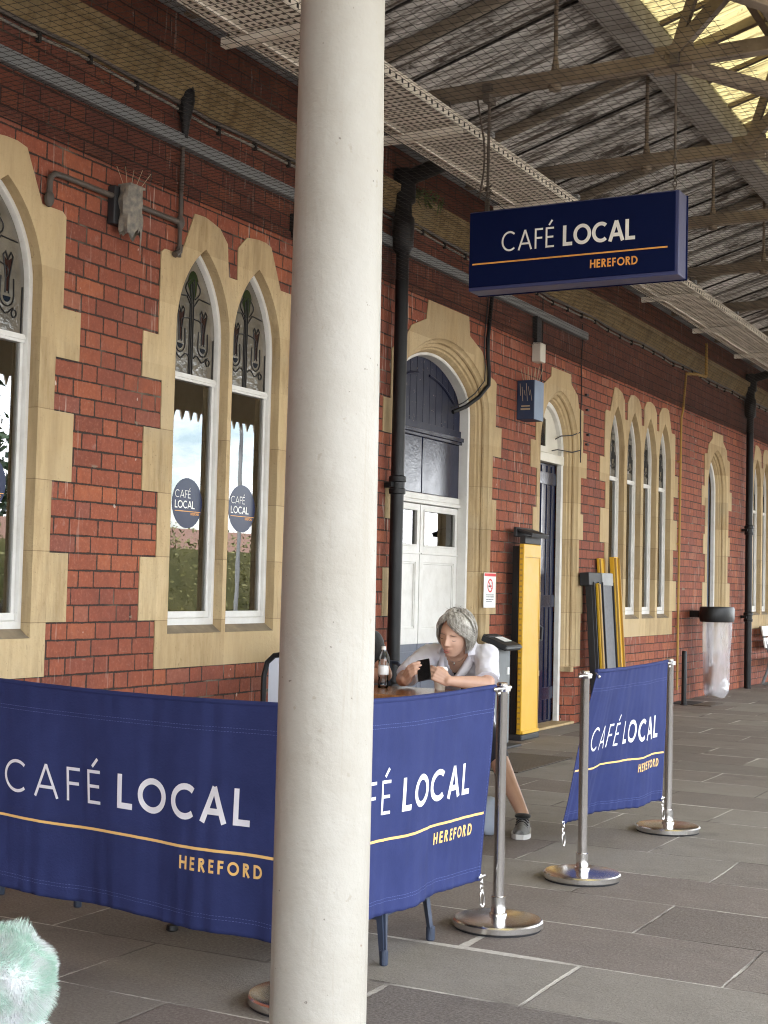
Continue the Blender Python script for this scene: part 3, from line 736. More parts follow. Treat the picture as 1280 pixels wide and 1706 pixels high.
def panelled(y0, y1, zs_, wz, door, th=(-.245, -.215)):
    """one white leaf: stiles, rails, glazed upper panel and sunk lower panels"""
    m = MB().use('white'); st = .062
    gy0, gy1 = y0+st, y1-st
    m.fill([(y0, .86), (y1, .86), (y1, zs_), (y0, zs_)], [[(gy0, wz[0]), (gy1, wz[0]), (gy1, wz[1]), (gy0, wz[1])], [(gy0, .985), (gy1, .985), (gy1, 1.52), (gy0, 1.52)]], wallmap, *th)
    m.span(X(-.242), X(-.232), gy0, gy1, .985, 1.52)
    for a, b in ((.985, 1.0), (1.505, 1.52)): m.span(X(-.232), X(-.222), gy0, gy1, a, b)
    for a in (gy0, gy1-.015): m.span(X(-.232), X(-.222), a, a+.015, 1.0, 1.505)
    m.span(X(-.216), X(-.203), y0+.01, y1-.01, 1.585, 1.60)
    for a, b, e, g in ((gy0-.012, gy0+.004, wz[0], wz[1]), (gy1-.004, gy1+.012, wz[0], wz[1])): m.span(X(-.216), X(-.207), a, b, e, g)
    for e in (wz[0], wz[1]): m.span(X(-.216), X(-.2065), gy0, gy1, e-.012, e+.004)
    m.use('greydoor').span(X(-.245), X(-.22), y0, y1, .02, .862)
    m.span(X(-.222), X(-.214), y0+.06, y1-.06, .12, .80)
    o = m.build('door', None, door, bevel=.0025)
    g = MB(); g.fill([(gy0, wz[0]), (gy1, wz[0]), (gy1, wz[1]), (gy0, wz[1])], [], wallmap, -.234, -.230)
    g.build('door_pane', 'doorglass', o, smooth=False)
    return o
panelled(c+.006, c+hi, 1.992, (1.66, 1.95), bld); panelled(c-hi, c-.006, 1.992, (1.66, 1.95), bld)
MB().use('white').span(X(-.245), X(-.19), c-hi, c+hi, 1.998, 2.03).span(X(-.24), X(-.2), c-hi, c+hi, 2.03, 2.082).build('door_head_rail', None, bld, bevel=.005)
# --- navy side door with white fanlight
def side_door(c, hw, za, leafmat, fan=True):
    zs = 2.68
    door_way(c, hw, zs, za, smlprof)
    f = door_frame(c, hw, zs, za, .085, -.12, -.17, 'white', .05); f.build('door_frame', 'white', bld, fix=False)
    hi = hw-.085-.054
    if fan:
        m = MB().use('white'); m.span(X(-.19), X(-.11), c-hi-.04, c+hi+.04, 2.56, 2.645); 
        up = arch(c, hw, 2.6, zs, za, .13, n=10, zb=2.66)
        gh = [(c-.30, 2.72), (c+.05, 2.72), (c+.05, 2.98), (c-.10, 3.03), (c-.24, 2.93)]
        m.fill(up, [gh], wallmap, -.18, -.165)
        o = m.build('fanlight', 'cream', bld, bevel=.003)
        MB().fill(gh, [], wallmap, -.178, -.172).build('fanlight_pane', 'doorglass', o, smooth=False)
        top = 2.556
    else: top = None
    m = MB().use(leafmat)
    if fan:
        m.span(X(-.21), X(-.185), c-hi, c+hi, .02, top)
        for a in (-.30, -.15, 0, .15, .27): m.span(X(-.186), X(-.175), c+a-.012, c+a+.012, .05, top-.02)
        for b in (.25, 1.15, 2.35): m.span(X(-.186), X(-.171), c-hi+.01, c+hi-.01, b, b+.12)
    else:
        m.fill(arch(c, hw, .02, zs, za, .135, n=10, zb=.02), [], wallmap, -.22, -.19)
        m.span(X(-.19), X(-.17), c+.05, c+.11, 1.35, 2.7)
    d_ = m.build('door', None, bld, bevel=.003)
    h = MB().use('paper').span(X(-.172), X(-.15), c-hi+.06, c-hi+.10, 1.70, 1.80); h.build('door_switch', None, d_)
    h = MB().use('black').tube([(X(-.17), c-hi+.07, 1.0), (X(-.13), c-hi+.07, 1.02), (X(-.13), c-hi+.07, 1.14), (X(-.17), c-hi+.07, 1.16)], .009, 8); h.build('door_handle', None, d_)
side_door(12.895, .515, 3.246, 'navy')
side_door(18.73, .475, 3.225, 'greydoor', False)
MB().use('stone').span(-D-.25, -D+.012, 12.895-.5, 12.895+.5, 0.004, .03).build('door_step', None, bld, bevel=.006)
# --- brick wall with the openings cut out
WALL_Y0, WALL_Y1, WALL_Z = -34, 58, 4.62
notch = []; doors = [h for h in holes if h[0][1] < .5]; wins = [h for h in holes if h[0][1] >= .5]
outl = [(WALL_Y0, 0)]
for h in sorted(doors, key=lambda h: h[0][0]): outl += h
outl += [(WALL_Y1, 0), (WALL_Y1, WALL_Z), (WALL_Y0, WALL_Z)]
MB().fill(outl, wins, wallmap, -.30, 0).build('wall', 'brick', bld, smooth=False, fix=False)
# brick course standing proud under the netting, stone cornice, blocking course
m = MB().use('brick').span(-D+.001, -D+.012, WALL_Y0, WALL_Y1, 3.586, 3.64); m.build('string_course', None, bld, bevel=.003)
prof = [(.0, 4.10), (.03, 4.11), (.055, 4.14), (.06, 4.16), (.085, 4.19), (.09, 4.235), (.12, 4.25), (.125, 4.30), (.0, 4.31)]
m = MB().use('cornice'); ys = [WALL_Y0+.0+i*1.1 for i in range(int((WALL_Y1-WALL_Y0)/1.1)+1)]
m.loft([[Vector((-D+a, y, b)) for a, b in prof] for y in ys], closed=False, caps=True); m.build('cornice', None, bld, fix=True, ang=25)
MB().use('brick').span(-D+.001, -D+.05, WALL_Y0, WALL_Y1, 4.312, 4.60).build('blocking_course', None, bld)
# rooms behind the windows
m = MB().use('interior')
for y0, y1 in ((3.6, 8.8), (13.9, 17.3), (20.2, 24.0)):
    m.span(-D-3.2, -D-3.1, y0, y1, 0, 3.7); m.span(-D-3.1, -D-.31, y0, y0+.1, 0, 3.7); m.span(-D-3.1, -D-.31, y1-.1, y1, 0, 3.7)
    m.span(-D-3.1, -D-.31, y0+.1, y1-.1, 3.6, 3.7); m.span(-D-3.1, -D-.31, y0+.1, y1-.1, 0, .1)
for y0, y1 in ((9.3, 11.4), (12.2, 13.6), (18.1, 19.4)): m.span(-D-.9, -D-.8, y0, y1, 0, 3.6); m.span(-D-.8, -D-.31, y0, y1, 3.42, 3.5)
m.build('room_lining', None, bld, smooth=False)
m = MB()
for y0, y1 in ((4.2, 5.7), (6.5, 8.0)): m.grid(lambda u, v: Vector((-D-.55+.03*sin(u*70), y0+(y1-y0)*u, 1.0+2.4*v)), 80, 2)
o = m.build('pane_brightener', 'panefill', bld, fix=False); o.modifiers.new('thickness', 'SOLIDIFY').thickness = .004  # tan sheet added behind the glass to brighten the panes
m = MB().use('yellow').span(-D-.5, -D-.4, 6.66, 6.74, 1.0, 1.24); m.span(-D-.45, -D-.40, 7.45, 7.62, 1.0, 1.20)
m.build('sill_ornament', None, bld)
m = MB().use('interior').span(-D-3, -D-.32, 3.7, 8.7, .95, 1.0); m.build('window_counter', None, bld)
# air brick
m = MB().use('hole').span(-D, -D+.03, 7.86, 8.08, 3.60, 3.76); m.build('air_vent', None, bld)
# outer shell of the building: roof slope and rear wall
m = MB().use('tile').add([(-D-.3, WALL_Y0, 4.7), (-D-.3, WALL_Y1, 4.7), (-D-5, WALL_Y1, 7.8), (-D-5, WALL_Y0, 7.8)], [(0, 1, 2, 3)])
m.add([(-D-5, WALL_Y0, 7.8), (-D-5, WALL_Y1, 7.8), (-D-9.7, WALL_Y1, 4.7), (-D-9.7, WALL_Y0, 4.7)], [(0, 1, 2, 3)]); m.build('roof', None, bld)
m = MB().use('brick').span(-D-9.6, -D-9.3, WALL_Y0, WALL_Y1, 0, 4.7); m.span(-D-9.3, -D-.3, WALL_Y0, WALL_Y0+.3, 0, 4.7); m.span(-D-9.3, -D-.3, WALL_Y1-.3, WALL_Y1, 0, 4.7); m.build('rear_wall', None, bld)
# ================================================================== CANOPY
can = thing('platform_canopy', 'platform canopy of dirty corrugated sheets on rusty brown trusses with yellow skylights', 'canopy', (-1.63, 8, 4.3))
RZ = lambda x: 4.55+.30*(x+4.4)
PITCH, AMP = .076, .012
def sheet(x0, x1, y0, y1, zf, name, mat, rows=2, amp=AMP, lift=0.):
    n = int((y1-y0)/PITCH*6)
    m = MB()
    def fn(u, v):
        y = y0+(y1-y0)*u; x = x0+(x1-x0)*v
        return Vector((x, y, zf(x)+amp*sin(2*pi*y/PITCH)+lift))
    m.grid(fn, n, rows); return m.build(name, mat, can, fix=False, ang=80)
Y0, Y1 = 1.5, 44
RIDGE = -.55
RZ2 = lambda x: RZ(RIDGE)-.30*(x-RIDGE)
sheet(-4.45, -2.74, Y0, Y1, RZ, 'roof_sheet', 'roof', 3)
sheet(-2.80, -1.05, Y0, Y1, RZ, 'skylight_sheet', 'yroof', 3, lift=-.02)
sheet(-1.12, RIDGE, Y0, Y1, RZ, 'roof_sheet', 'roof', 1)
sheet(RIDGE, 1.35, Y0, Y1, RZ2, 'skylight_sheet', 'yroof', 3, lift=-.02)  # unseen far-slope skylight, added to brighten the space under the canopy
sheet(1.30, 2.75, Y0, Y1, RZ2, 'roof_sheet', 'roof', 3)
# unseen covering over the near platform, run far back to block light from behind
m = MB().span(-5.3, 2.75, -34, Y0, 5.3, 5.4).span(-5.3, -5.2, -34, Y0, 4.72, 5.3).span(-4.5, 2.75, Y0-.05, Y0, 4.4, 5.3); m.build('light_block_deck', 'soffit', can)
m = MB().use('beam').span(-2.91, -2.71, Y0, Y1, 4.80, RZ(-2.91)-.012); m.build('purlin', None, can, bevel=.01)
m = MB().use('beam').span(-1.13, -1.01, Y0, Y1, 5.36, 5.50); m.build('purlin', None, can, bevel=.01)
m = MB().use('truss').span(-1.73, -1.53, -8, Y1, 4.36, 4.62); m.span(-1.69, -1.57, Y0, Y1, 4.62, RZ(-1.63)-.05); m.build('girder', None, can, bevel=.01)
m = MB().use('soffit').span(-4.94+.052, -4.40, -8, Y1, 4.60, 4.66); m.span(-4.46, -4.42, -8, Y1, 4.49, 4.74); m.span(-5.32, -4.47, -34, Y1, 4.665, 4.72); m.build('gutter', None, can, bevel=.006)
TY = [7.62+1.742*i for i in range(-2, 14)]
XS, XE = -4.35, -1.66
def hood(m, p, r=.018):
    m.lathe([(r*.9, -.02), (r*1.7, -.012), (r*1.7, .012), (r*.9, .02)], p, 10)
for y in TY:
    t = MB().use('truss')
    zt = 4.30
    t.bar((XS, y, zt), (XE, y, zt+.01), .035, .075); t.bar((XS, y, zt-.045), (XE, y, zt-.035), .075, .012)
    tr = t.build('truss', None, can, bevel=.004)
    r = MB().use('truss'); r.bar((-4.40, y-.04, RZ(-4.40)-.055), (-1.1, y-.04, RZ(-1.1)-.055), .05, .065); r.build('rafter', 'rafter', tr, bevel=.006)
    r = MB().use('hole'); r.bar((-4.40, y+.035, RZ(-4.40)-.035), (-2.93, y+.035, RZ(-2.93)-.035), .05, .03); r.build('gap_shadow', None, tr)  # dark bar painted in as the shadow gap beside the rafter
    h = MB().use('truss').tube([(-2.985, y, zt-.05), (-2.985, y, RZ(-2.985)-.06)], .013, 8)
    h.tube([(-2.985, y, zt+.04), (-2.985, y, zt+.12)], [.028, .014], 8); hood(h, (-2.985, y, zt-.06), .022); h.build('hanger_rod', None, tr)
    s = MB().use('truss'); s.bar((-2.28, y, zt+.02), (-2.0, y, RZ(-2.0)-.09), .05, .05); s.box((-2.28, y, zt), (.22, .028, .16)); 
    for a in (-.06, .0, .06): s.tube([(-2.28+a, y-.03, zt+.02), (-2.28+a, y+.03, zt+.02)], .014, 6)
    s.bar((-2.3, y, zt+.02), (-1.2, y, RZ(-1.2)-.10), .06, .07); s.build('strut', None, tr, bevel=.003)
    b = MB().use('truss'); b.bar((-2.30, y+.02, zt+.0), (-1.30, y+1.70, zt-.02), .07, .07); b.build('wind_brace', None, tr, bevel=.004)
# small intermediate sheeting battens under the roof
for i in range(len(TY)-1):
    ym = (TY[i]+TY[i+1])/2
    MB().bar((-4.40, ym, RZ(-4.40)-.018), (-2.92, ym, RZ(-2.92)-.018), .028, .022).build('batten', 'beam', can)
    for q in (.27, .76):
        yq = TY[i]+1.742*q
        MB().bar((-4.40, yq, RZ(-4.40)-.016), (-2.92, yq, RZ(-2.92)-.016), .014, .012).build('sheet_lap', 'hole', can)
    for q in (.33, .67): MB().bar((-2.72, TY[i]+1.742*q, RZ(-2.72)-.05), (-1.1, TY[i]+1.742*q, RZ(-1.1)-.05), .035, .03).build('skylight_bar', 'truss', can)
for xq in (-2.2, -1.7):
    MB().bar((xq, Y0, RZ(xq)-.06), (xq, Y1, RZ(xq)-.06), .05, .06).build('purlin', 'truss', can)
# valance boards with a sawtooth edge along the platform side
m = MB(); pts = []; y = -34.0
low = []
while y < 44: low += [(y, 3.90), (y+.05, 3.90), (y+.10, 3.77), (y+.15, 3.90)]; y += .20
m.fill([(-34, 5.35), (44, 5.35)]+low[::-1], [], lambda a, b, d: Vector((2.76+d, a, b)), 0, .025); m.build('valance', 'valance', can, smooth=False)
# ================================================================== COLUMNS
def column(x, y, label):
    m = MB(); r0, r1 = .108, .091
    m.lathe([(r0+.05, 0), (r0+.05, .06), (r0+.02, .09), (r0+.004, .12), (r0, .16), (r0*.99, 1.2), ((r0+r1)/2, 2.4), (r1, 3.7), (r1+.03, 3.74), (r1+.03, 3.8), (r1+.005, 3.84), (r1+.06, 4.1), (r1+.09, 4.2), (r1+.09, 4.36)], (x, y, 0), 56)
    o = m.build('canopy_column', 'column', None, ang=50); tag(o, label, 'column'); return o
column(-1.611, 2.772, 'thick white painted round canopy column standing in front of the cafe banners')
column(-1.60, 11.10, 'farther round canopy column seen only as a reflection in the windows')
# ================================================================== FIXTURES ON THE WALL AND UNDER THE CANOPY
# pigeon net: knotted twine, sagging slightly between its straining wires
m = MB(); NX0, NX1, NY0, NY1 = -D+.014, -1.45, 2.2, 27.0
def nz_(x, y): return 3.592+.020*noise.noise(Vector((x*1.1, y*.55, 3)))-.012*sin(pi*(x-NX0)/(NX1-NX0))
def twine(pts, r=.0012):
    vs = []; 
    for p in pts: vs += [p+Vector((0, 0, r)), p+Vector((r, -r, -r*.6)) if False else p+Vector((r*.9, r*.9, -r*.6)), p+Vector((-r*.9, -r*.9, -r*.6))]
    fs = []
    for i in range(len(pts)-1):
        for k in range(3): fs.append((3*i+k, 3*i+(k+1) % 3, 3*i+3+(k+1) % 3, 3*i+3+k))
    m.add(vs, fs)
x = NX0
while x < NX1:
    q = []; y = NY0
    while y <= NY1: q.append(Vector((x+.010*noise.noise(Vector((x*3, y*.9, 7))), y, nz_(x, y)))); y += .30
    twine(q); x += .05
y = NY0
while y < NY1:
    q = []; n = 12
    for i in range(n+1):
        x = NX0+(NX1-NX0)*i/n
        q.append(Vector((x, y+.014*noise.noise(Vector((x*1.3, y*3, 1)))+.02*sin(x*1.2), nz_(x, y))))
    twine(q); y += .05
for x in (NX0+.002, -3.3): m.tube([Vector((x, NY0+i*.5, nz_(x, NY0+i*.5)-.004)) for i in range(int((NY1-NY0)/.5)+1)], .0025, 5)
o = m.build('pigeon_net', 'net', None, smooth=False, fix=False)
tag(o, 'fine dark pigeon netting stretched under the canopy from the brick wall', 'netting')
# perforated cable tray on strut brackets
tray = thing('cable_tray', 'long pale perforated metal cable tray hung from the trusses beside the gutter', 'cable tray', (-3.83, 8, 4.1))
m = MB(); TX0, TX1, TZ = -4.06, -3.60, 4.10
def tray_y(): return 3.0, 32.0
y0, y1 = tray_y()
px_, py_ = .042, .052; nx = int((TX1-TX0-.06)/px_); ny = int((y1-y0)/py_)
m.use('tray').span(TX0, TX1, y0, y1, TZ+.0045, TZ+.0075)
# the slots show dark: a dark sheet stands in for the shade behind the webs
hm = MB()
webs = MB().use('tray')
xs = [TX0+.03+px_*i for i in range(nx+1)]
for x in xs: webs.span(x-.0095, x+.0095, y0, y1, TZ-.0012, TZ+.0012)
NYT = int((y1-y0)/py_)
for j in range(NYT): webs.span(TX0, TX1, y0+py_*j, y0+py_*j+.024, TZ-.0010, TZ+.0010)
webs.build('slotted_base', 'tray', tray, smooth=False, fix=False)
m.build('slot_shade_backing', 'grate', tray)
s = MB().use('tray')
s.span(TX1-.004, TX1, y0, y1, TZ-.002, TZ+.062); s.span(TX1, TX1+.012, y0, y1, TZ+.056, TZ+.062); s.span(TX0, TX0+.004, y0, y1, TZ-.002, TZ+.055)
s.span(TX0+.10, TX0+.104, y0, y1, TZ-.02, TZ-.003); s.use('hole'); y = y0+.04
while y < y1: s.span(TX1+.0005, TX1+.0015, y, y+.02, TZ+.018, TZ+.042); y += .075
s.build('side_rail', None, tray)
for y in TY:
    if y > 31 or y < 3.2: continue
    b = MB().use('tray'); b.span(TX0-.06, TX1+.02, y-.024, y+.024, TZ-.052, TZ-.0485); b.span(TX0-.06, TX1+.02, y-.024, y-.020, TZ-.048, TZ-.006); b.span(TX0-.06, TX1+.02, y+.020, y+.024, TZ-.048, TZ-.006)
    o = b.build('bracket', None, tray)
    MB().tube([(TX1-.06, y, TZ-.03), (TX1-.06, y, TZ+.25)], .006, 6).build('drop_rod', 'pipe', o); MB().tube([(TX0-.03, y, TZ-.03), (TX0-.03, y, TZ+.28)], .006, 6).build('drop_rod', 'pipe', o)
    MB().span(-4.46, -4.0, y-.35, y-.29, 4.50, 4.535).span(-4.46, -4.40, y-.35, y-.29, 4.535, 4.60).build('gutter_bracket', 'soffit', can)
# grey trunking and clipped cables high on the wall
m = MB().use('trunk').span(-D+.001, -D+.05, 2.5, 13.52, 3.845, 3.92); m.build('wall_trunking', None, None, bevel=.004)
tag(bpy.data.objects['wall_trunking'], 'straight grey cable trunking running along the wall above the netting', 'trunking')
m = MB().use('tape'); y = 2.5
P = [Vector((-D+.012, 2.5+i*.4, 4.075-.012*sin(i*1.3)-.01*(i % 2))) for i in range(70)]
m.tube(P, .009, 6); m.use('pipe').tube([p+Vector((.012, 0, .035)) for p in P], .014, 6)
for i in range(0, 69, 1): m.use('hole').box(P[i]+Vector((.004, .1, .012)), (.024, .018, .07))
o = m.build('clipped_cables', None, None); tag(o, 'thin pale and dark cables clipped in a line under the stone cornice', 'cable')
# dark tapered junction over the conduit, conduit loop and a taped-up fitting
cd = thing('wall_conduit', 'rusty steel conduit looping along the brick between the first two pointed windows', 'conduit', (-D+.03, 6.1, 3.2))
m = MB().use('pipe')
cx_ = -D+.03
m.tube([(cx_, 5.505, 3.225), (cx_, 5.505, 3.34), (cx_, 5.512, 3.375), (cx_, 5.54, 3.398), (cx_, 5.60, 3.402), (cx_, 6.62, 3.402)], .016, 10)
m.tube([(cx_, 6.622, 3.20), (cx_, 6.622, 3.56), (cx_, 6.628, 3.95)], .013, 10)
m.tube([(cx_, 6.622, 3.26), (cx_, 6.622, 3.235), (cx_, 6.58, 3.205)], .02, 8)
for p in ((cx_, 6.622, 3.402), (cx_, 5.505, 3.26)): m.ball(p, (.026, .028, .045), 10)
m.build('conduit_pipe', None, cd)
m = MB().use('black').tube([(cx_+.01, 6.628, 3.90), (cx_+.01, 6.628, 4.0), (cx_+.012, 6.63, 4.12), (cx_+.012, 6.63, 4.2)], [.018, .03, .05, .045], 12); m.build('cable_shroud', None, cd)
sp = thing('taped_light_fitting', 'small wall fitting wrapped in ragged grey tape with bird spikes on top', 'wall fitting', (-D, 6.09, 3.28))
m = MB().use('rubber').span(-D, -D+.05, 6.0, 6.15, 3.25, 3.46); m.build('back_box', None, sp, bevel=.006)
def rag(u, v):
    a = 2*pi*u; rr = 1+.22*noise.noise(Vector((cos(a)*2, sin(a)*2, v*4)))
    z = 3.235+.235*v+(.06*noise.noise(Vector((a*2, 0, 3)))-.03 if v < .1 else 0)
    return Vector((-D+.085+.05*cos(a)*rr, 6.10+.075*sin(a)*rr, z-(.10 if (v < .05 and .05 < u < .22) else 0)))
m = MB().use('tape').grid(rag, 26, 12); m.box((-D+.085, 6.10, 3.467), (.085, .13, .012)); m.build('tape_wrap', None, sp, fix=False)
m = MB().use('spike')
for i in range(5): m.tube([(-D+.08, 6.03+.035*i, 3.47), (-D+.08+.02*(i-2), 6.02+.05*i, 3.57+.01*(i % 2))], .0013, 5)
m.build('bird_spikes', None, sp)
# downpipes
def downpipe(y, label, zc, x=-D+.105, foot=0.):
    d = thing('downpipe', label, 'downpipe', (x, y, 0))
    r = .05
    m = MB().use('black').tube([(x, y, foot), (x, y, 3.90)], r, 20)
    for z in zc:
        m.lathe([(r, z-.07), (r+.012, z-.065), (r+.014, z-.03), (r+.006, z-.026), (r+.006, z+.02), (r+.016, z+.026), (r+.014, z+.06), (r, z+.07)], (x, y, 0), 20)
        m.span(-D, x-r, y-.012, y+.012, z-.02, z+.02); m.span(x-.02, x+.0, y-r-.05, y+r+.05, z-.018, z+.018)
    m.build('pipe_shaft', None, d, ang=40)
    m = MB().use('black').tube([(x, y, 3.80), (x, y, 3.84), (x, y, 4.06), (x, y, 4.09), (x, y, 4.17), (x, y, 4.19), (x, y, 4.40), (x, y, 4.43)], [r+.004, r+.030, r+.034, r+.012, r+.012, r+.038, r+.040, r+.03], 18)
    m.tube([(x, y, 4.36), (x+.16, y, 4.40), (x+.30, y, 4.44), (x+.34, y, 4.50), (x+.34, y, 4.60)], [r+.01, r+.01, r+.012, r+.014, r+.014], 16)
    m.lathe([(r+.03, 3.93), (r+.034, 3.95), (r+.034, 4.0), (r+.02, 4.01)], (x, y, 0), 18); m.lathe([(r+.03, 4.46), (r+.036, 4.48), (r+.036, 4.54), (r+.02, 4.55)], (x+.34, y, 0), 18)
    m.build('swan_neck', None, d, ang=40); return d
downpipe(9.30, 'black cast iron downpipe against the wall left of the big arched door', (2.07, .55))
downpipe(20.08, 'black cast iron downpipe at the far end beside the clear rubbish bag', (2.22, 1.0))
m = MB().use('yellow2').tube([(-D+.035, 16.86, .15), (-D+.035, 16.88, 2.0), (-D+.035, 16.90, 3.45), (-D+.05, 16.92, 3.55), (-D+.06, 16.99, 3.95), (-D+.06, 17.0, 4.0)], .014, 10); m.tube([(-D+.17, 17.5, 4.03), (-D+.17, 17.5, 4.45)], .019, 8); m.tube([(-D+.06, 17.0, 4.0), (-D+.12, 17.25, 4.03), (-D+.17, 17.5, 4.03)], .019, 8)
for z in (.9, 1.9, 2.9): m.span(-D, -D+.03, 16.86, 16.90, z, z+.02)
o = m.build('gas_pipe', None); tag(o, 'thin upright yellow gas pipe fixed to the brick wall', 'pipe')
# cable that drops from the sign and enters the big door
m = MB().use('black')
P = [(11.14, 3.90), (11.085, 3.62), (11.055, 3.45), (11.06, 3.32), (11.095, 3.18), (11.09, 3.06), (11.0, 2.945), (10.86, 2.85), (10.72, 2.79)]
m.tube([Vector((-D+.035 if i < 6 else -D+.035-.16*((i-5)/3), y, z)) for i, (y, z) in enumerate(P)], .018, 8)
m.use('rubber').tube([Vector((-D+.02 if i < 6 else -D+.02-.14*((i-5)/3), y-.045+.01*sin(i), z+.03)) for i, (y, z) in enumerate(P)], .005, 6)
o = m.build('door_cable', None); tag(o, 'thick black cable curving down the wall into the big arched door', 'cable')
# loose wires round the second door arch and below the trunking
lw = thing('loose_wires', 'thin loose black wires hanging round the navy side door arch', 'wires', (-D, 13.4, 2.6))
MB().tube([Vector((-D+.012, 12.36+.01*sin(i), 4.05-.13*i)) for i in range(9)], .006, 5).build('wire', 'rubber', lw)
m = MB().use('rubber')
m.tube([Vector((-D+.012, 13.44+.015*sin(i*1.7), 4.0-.15*i)) for i in range(10)], .006, 5)
m.tube([Vector((-D+.012, 13.44+.012*sin(i), 2.70-.1*i)) for i in range(2)], .005, 5)
m.tube([(-D+.012, 13.42, 2.90), (-D-.02, 13.3, 2.86), (-D-.09, 13.16, 2.84), (-D-.11, 13.06, 2.80)], .006, 5)
m.tube([(-D+.012, 13.43, 2.72), (-D-.02, 13.3, 2.69), (-D-.10, 13.1, 2.70), (-D-.12, 13.0, 2.68)], .006, 5)
for z in (3.3, 3.15, 2.9, 2.8): m.box((-D+.01, 13.63+.04*sin(z*9), z), (.03, .05, .02))
m.build('wire', None, lw)
# cream box under a dark bracket
lb = thing('cream_junction_box', 'small cream box on a dark bracket high on the wall above the blue box', 'junction box', (-D, 12.22, 3.5))
MB().use('cream').span(-D, -D+.09, 12.13, 12.26, 3.42, 3.60).build('box_body', None, lb, bevel=.008)
MB().use('rubber').span(-D, -D+.05, 12.14, 12.25, 3.60, 3.845).build('bracket', None, lb, bevel=.004)
# blue box with spikes
bb = thing('blue_alarm_box', 'square blue wall box with clear bird spikes beside the navy side door', 'alarm box', (-D, 11.9, 2.86))
m = MB().use('blue').span(-D, -D+.165, 11.80, 12.02, 2.845, 3.20); m.build('box_body', None, bb, bevel=.006)
m = MB().use('bluepale').span(-D+.166, -D+.172, 11.80, 12.02, 2.845, 3.20); m.build('cover', None, bb, bevel=.003)
m = MB().use('spike')
for i in range(9): m.tube([(-D+.02+.018*i, 11.91, 3.20), (-D+.0+.024*i, 11.91+.03*((i % 3)-1), 3.32+.012*(i % 2))], .0025, 5)
for i in range(6): m.tube([(-D+.03+.02*i, 11.797, 3.17-.03*(i % 3)), (-D+.04+.022*i, 11.79, 3.06-.05*(i % 2))], .002, 5)
m.span(-D+.04, -D+.13, 11.796, 11.80, 2.93, 2.945); m.span(-D+.045, -D+.125, 11.796, 11.80, 2.96, 2.97)
m.build('bird_spikes', None, bb)
# no smoking sign
ns = thing('no_smoking_sign', 'white no smoking notice with a red band fixed beside the big arched door', 'sign', (-D, 11.25, 1.16))
MB().use('paper').span(-D+.0075, -D+.014, 11.125, 11.375, 1.155, 1.455).build('sign_plate', None, ns, bevel=.003)
m = MB().use('red').span(-D+.0145, -D+.0155, 11.13, 11.37, 1.425, 1.45)
srf = lambda u, v, l: Vector((-D+.0145+l, u, v))
strokes(m, arc(11.25, 1.345, .052, 0, 360, 28), .013, srf, .001); strokes(m, [(11.213, 1.382), (11.287, 1.308)], .012, srf, .0016)
m.use('ink'); strokes(m, [(11.215, 1.34), (11.28, 1.34)], .012, srf, .0005)
strokes(m, [(11.285, 1.345), (11.285, 1.365), (11.275, 1.372)], .004, srf, .0005)
for i, (z, w) in enumerate(((1.262, .17), (1.245, .17), (1.222, .16), (1.205, .13))):
    y = 11.165
    while y < 11.165+w: 
        L = random.uniform(.008, .022); m.add([srf(y, z, .001), srf(min(y+L, 11.165+w), z, .001), srf(min(y+L, 11.165+w), z+.007, .001), srf(y, z+.007, .001)], [(0, 1, 2, 3)]); y += L+.006
m.build('sign_print', None, ns, smooth=False)
# framed board mostly hidden by the column
nb = thing('notice_board', 'narrow grey framed notice board on the wall between window and downpipe', 'notice board', (-D, 8.75, 1.0))
m = MB().use('trunk')
for a, b, e, f in ((8.35, 8.40, .95, 2.08), (9.02, 9.07, .95, 2.08), (8.40, 9.02, .95, 1.0), (8.40, 9.02, 2.03, 2.08)): m.span(-D, -D+.05, a, b, e, f)
m.build('frame', None, nb, bevel=.004); MB().use('ink').span(-D, -D+.02, 8.40, 9.02, 1.0, 2.03).build('backing', None, nb)
# ---- hanging sign
SY = 7.56
sg = thing('hanging_cafe_sign', 'navy box sign reading cafe local hereford hanging from the canopy truss', 'sign', (-2.88, SY, 3.09))
A_ = at_px(784, 352, SY); B_ = at_px(1129, 320.5, SY); sx0, sx1 = A_.x, B_.x; sz1 = (A_.z+B_.z)/2; sz0 = (at_px(781, 481, SY).z+at_px(1123, 458.5, SY).z)/2
MB().use('signedge').span(sx0, sx1+.012, SY+.004, SY+.15, sz0-.006, sz1+.004).build('case', None, sg, bevel=.004)
MB().use('sign').span(sx0+.004, sx1-.006, SY-.006, SY+.0035, sz0+.014, sz1-.004).build('face_panel', None, sg, bevel=.003)
MB().use('sign').span(sx0-.004, sx1+.018, SY+.15, SY+.165, sz0-.01, sz1+.008).build('rear_rim', None, sg, bevel=.003)
m = MB(); sw = sx1-sx0; ssurf = lambda u, v, l: Vector((sx0+u*sw, SY-.0065-l, sz0+v))
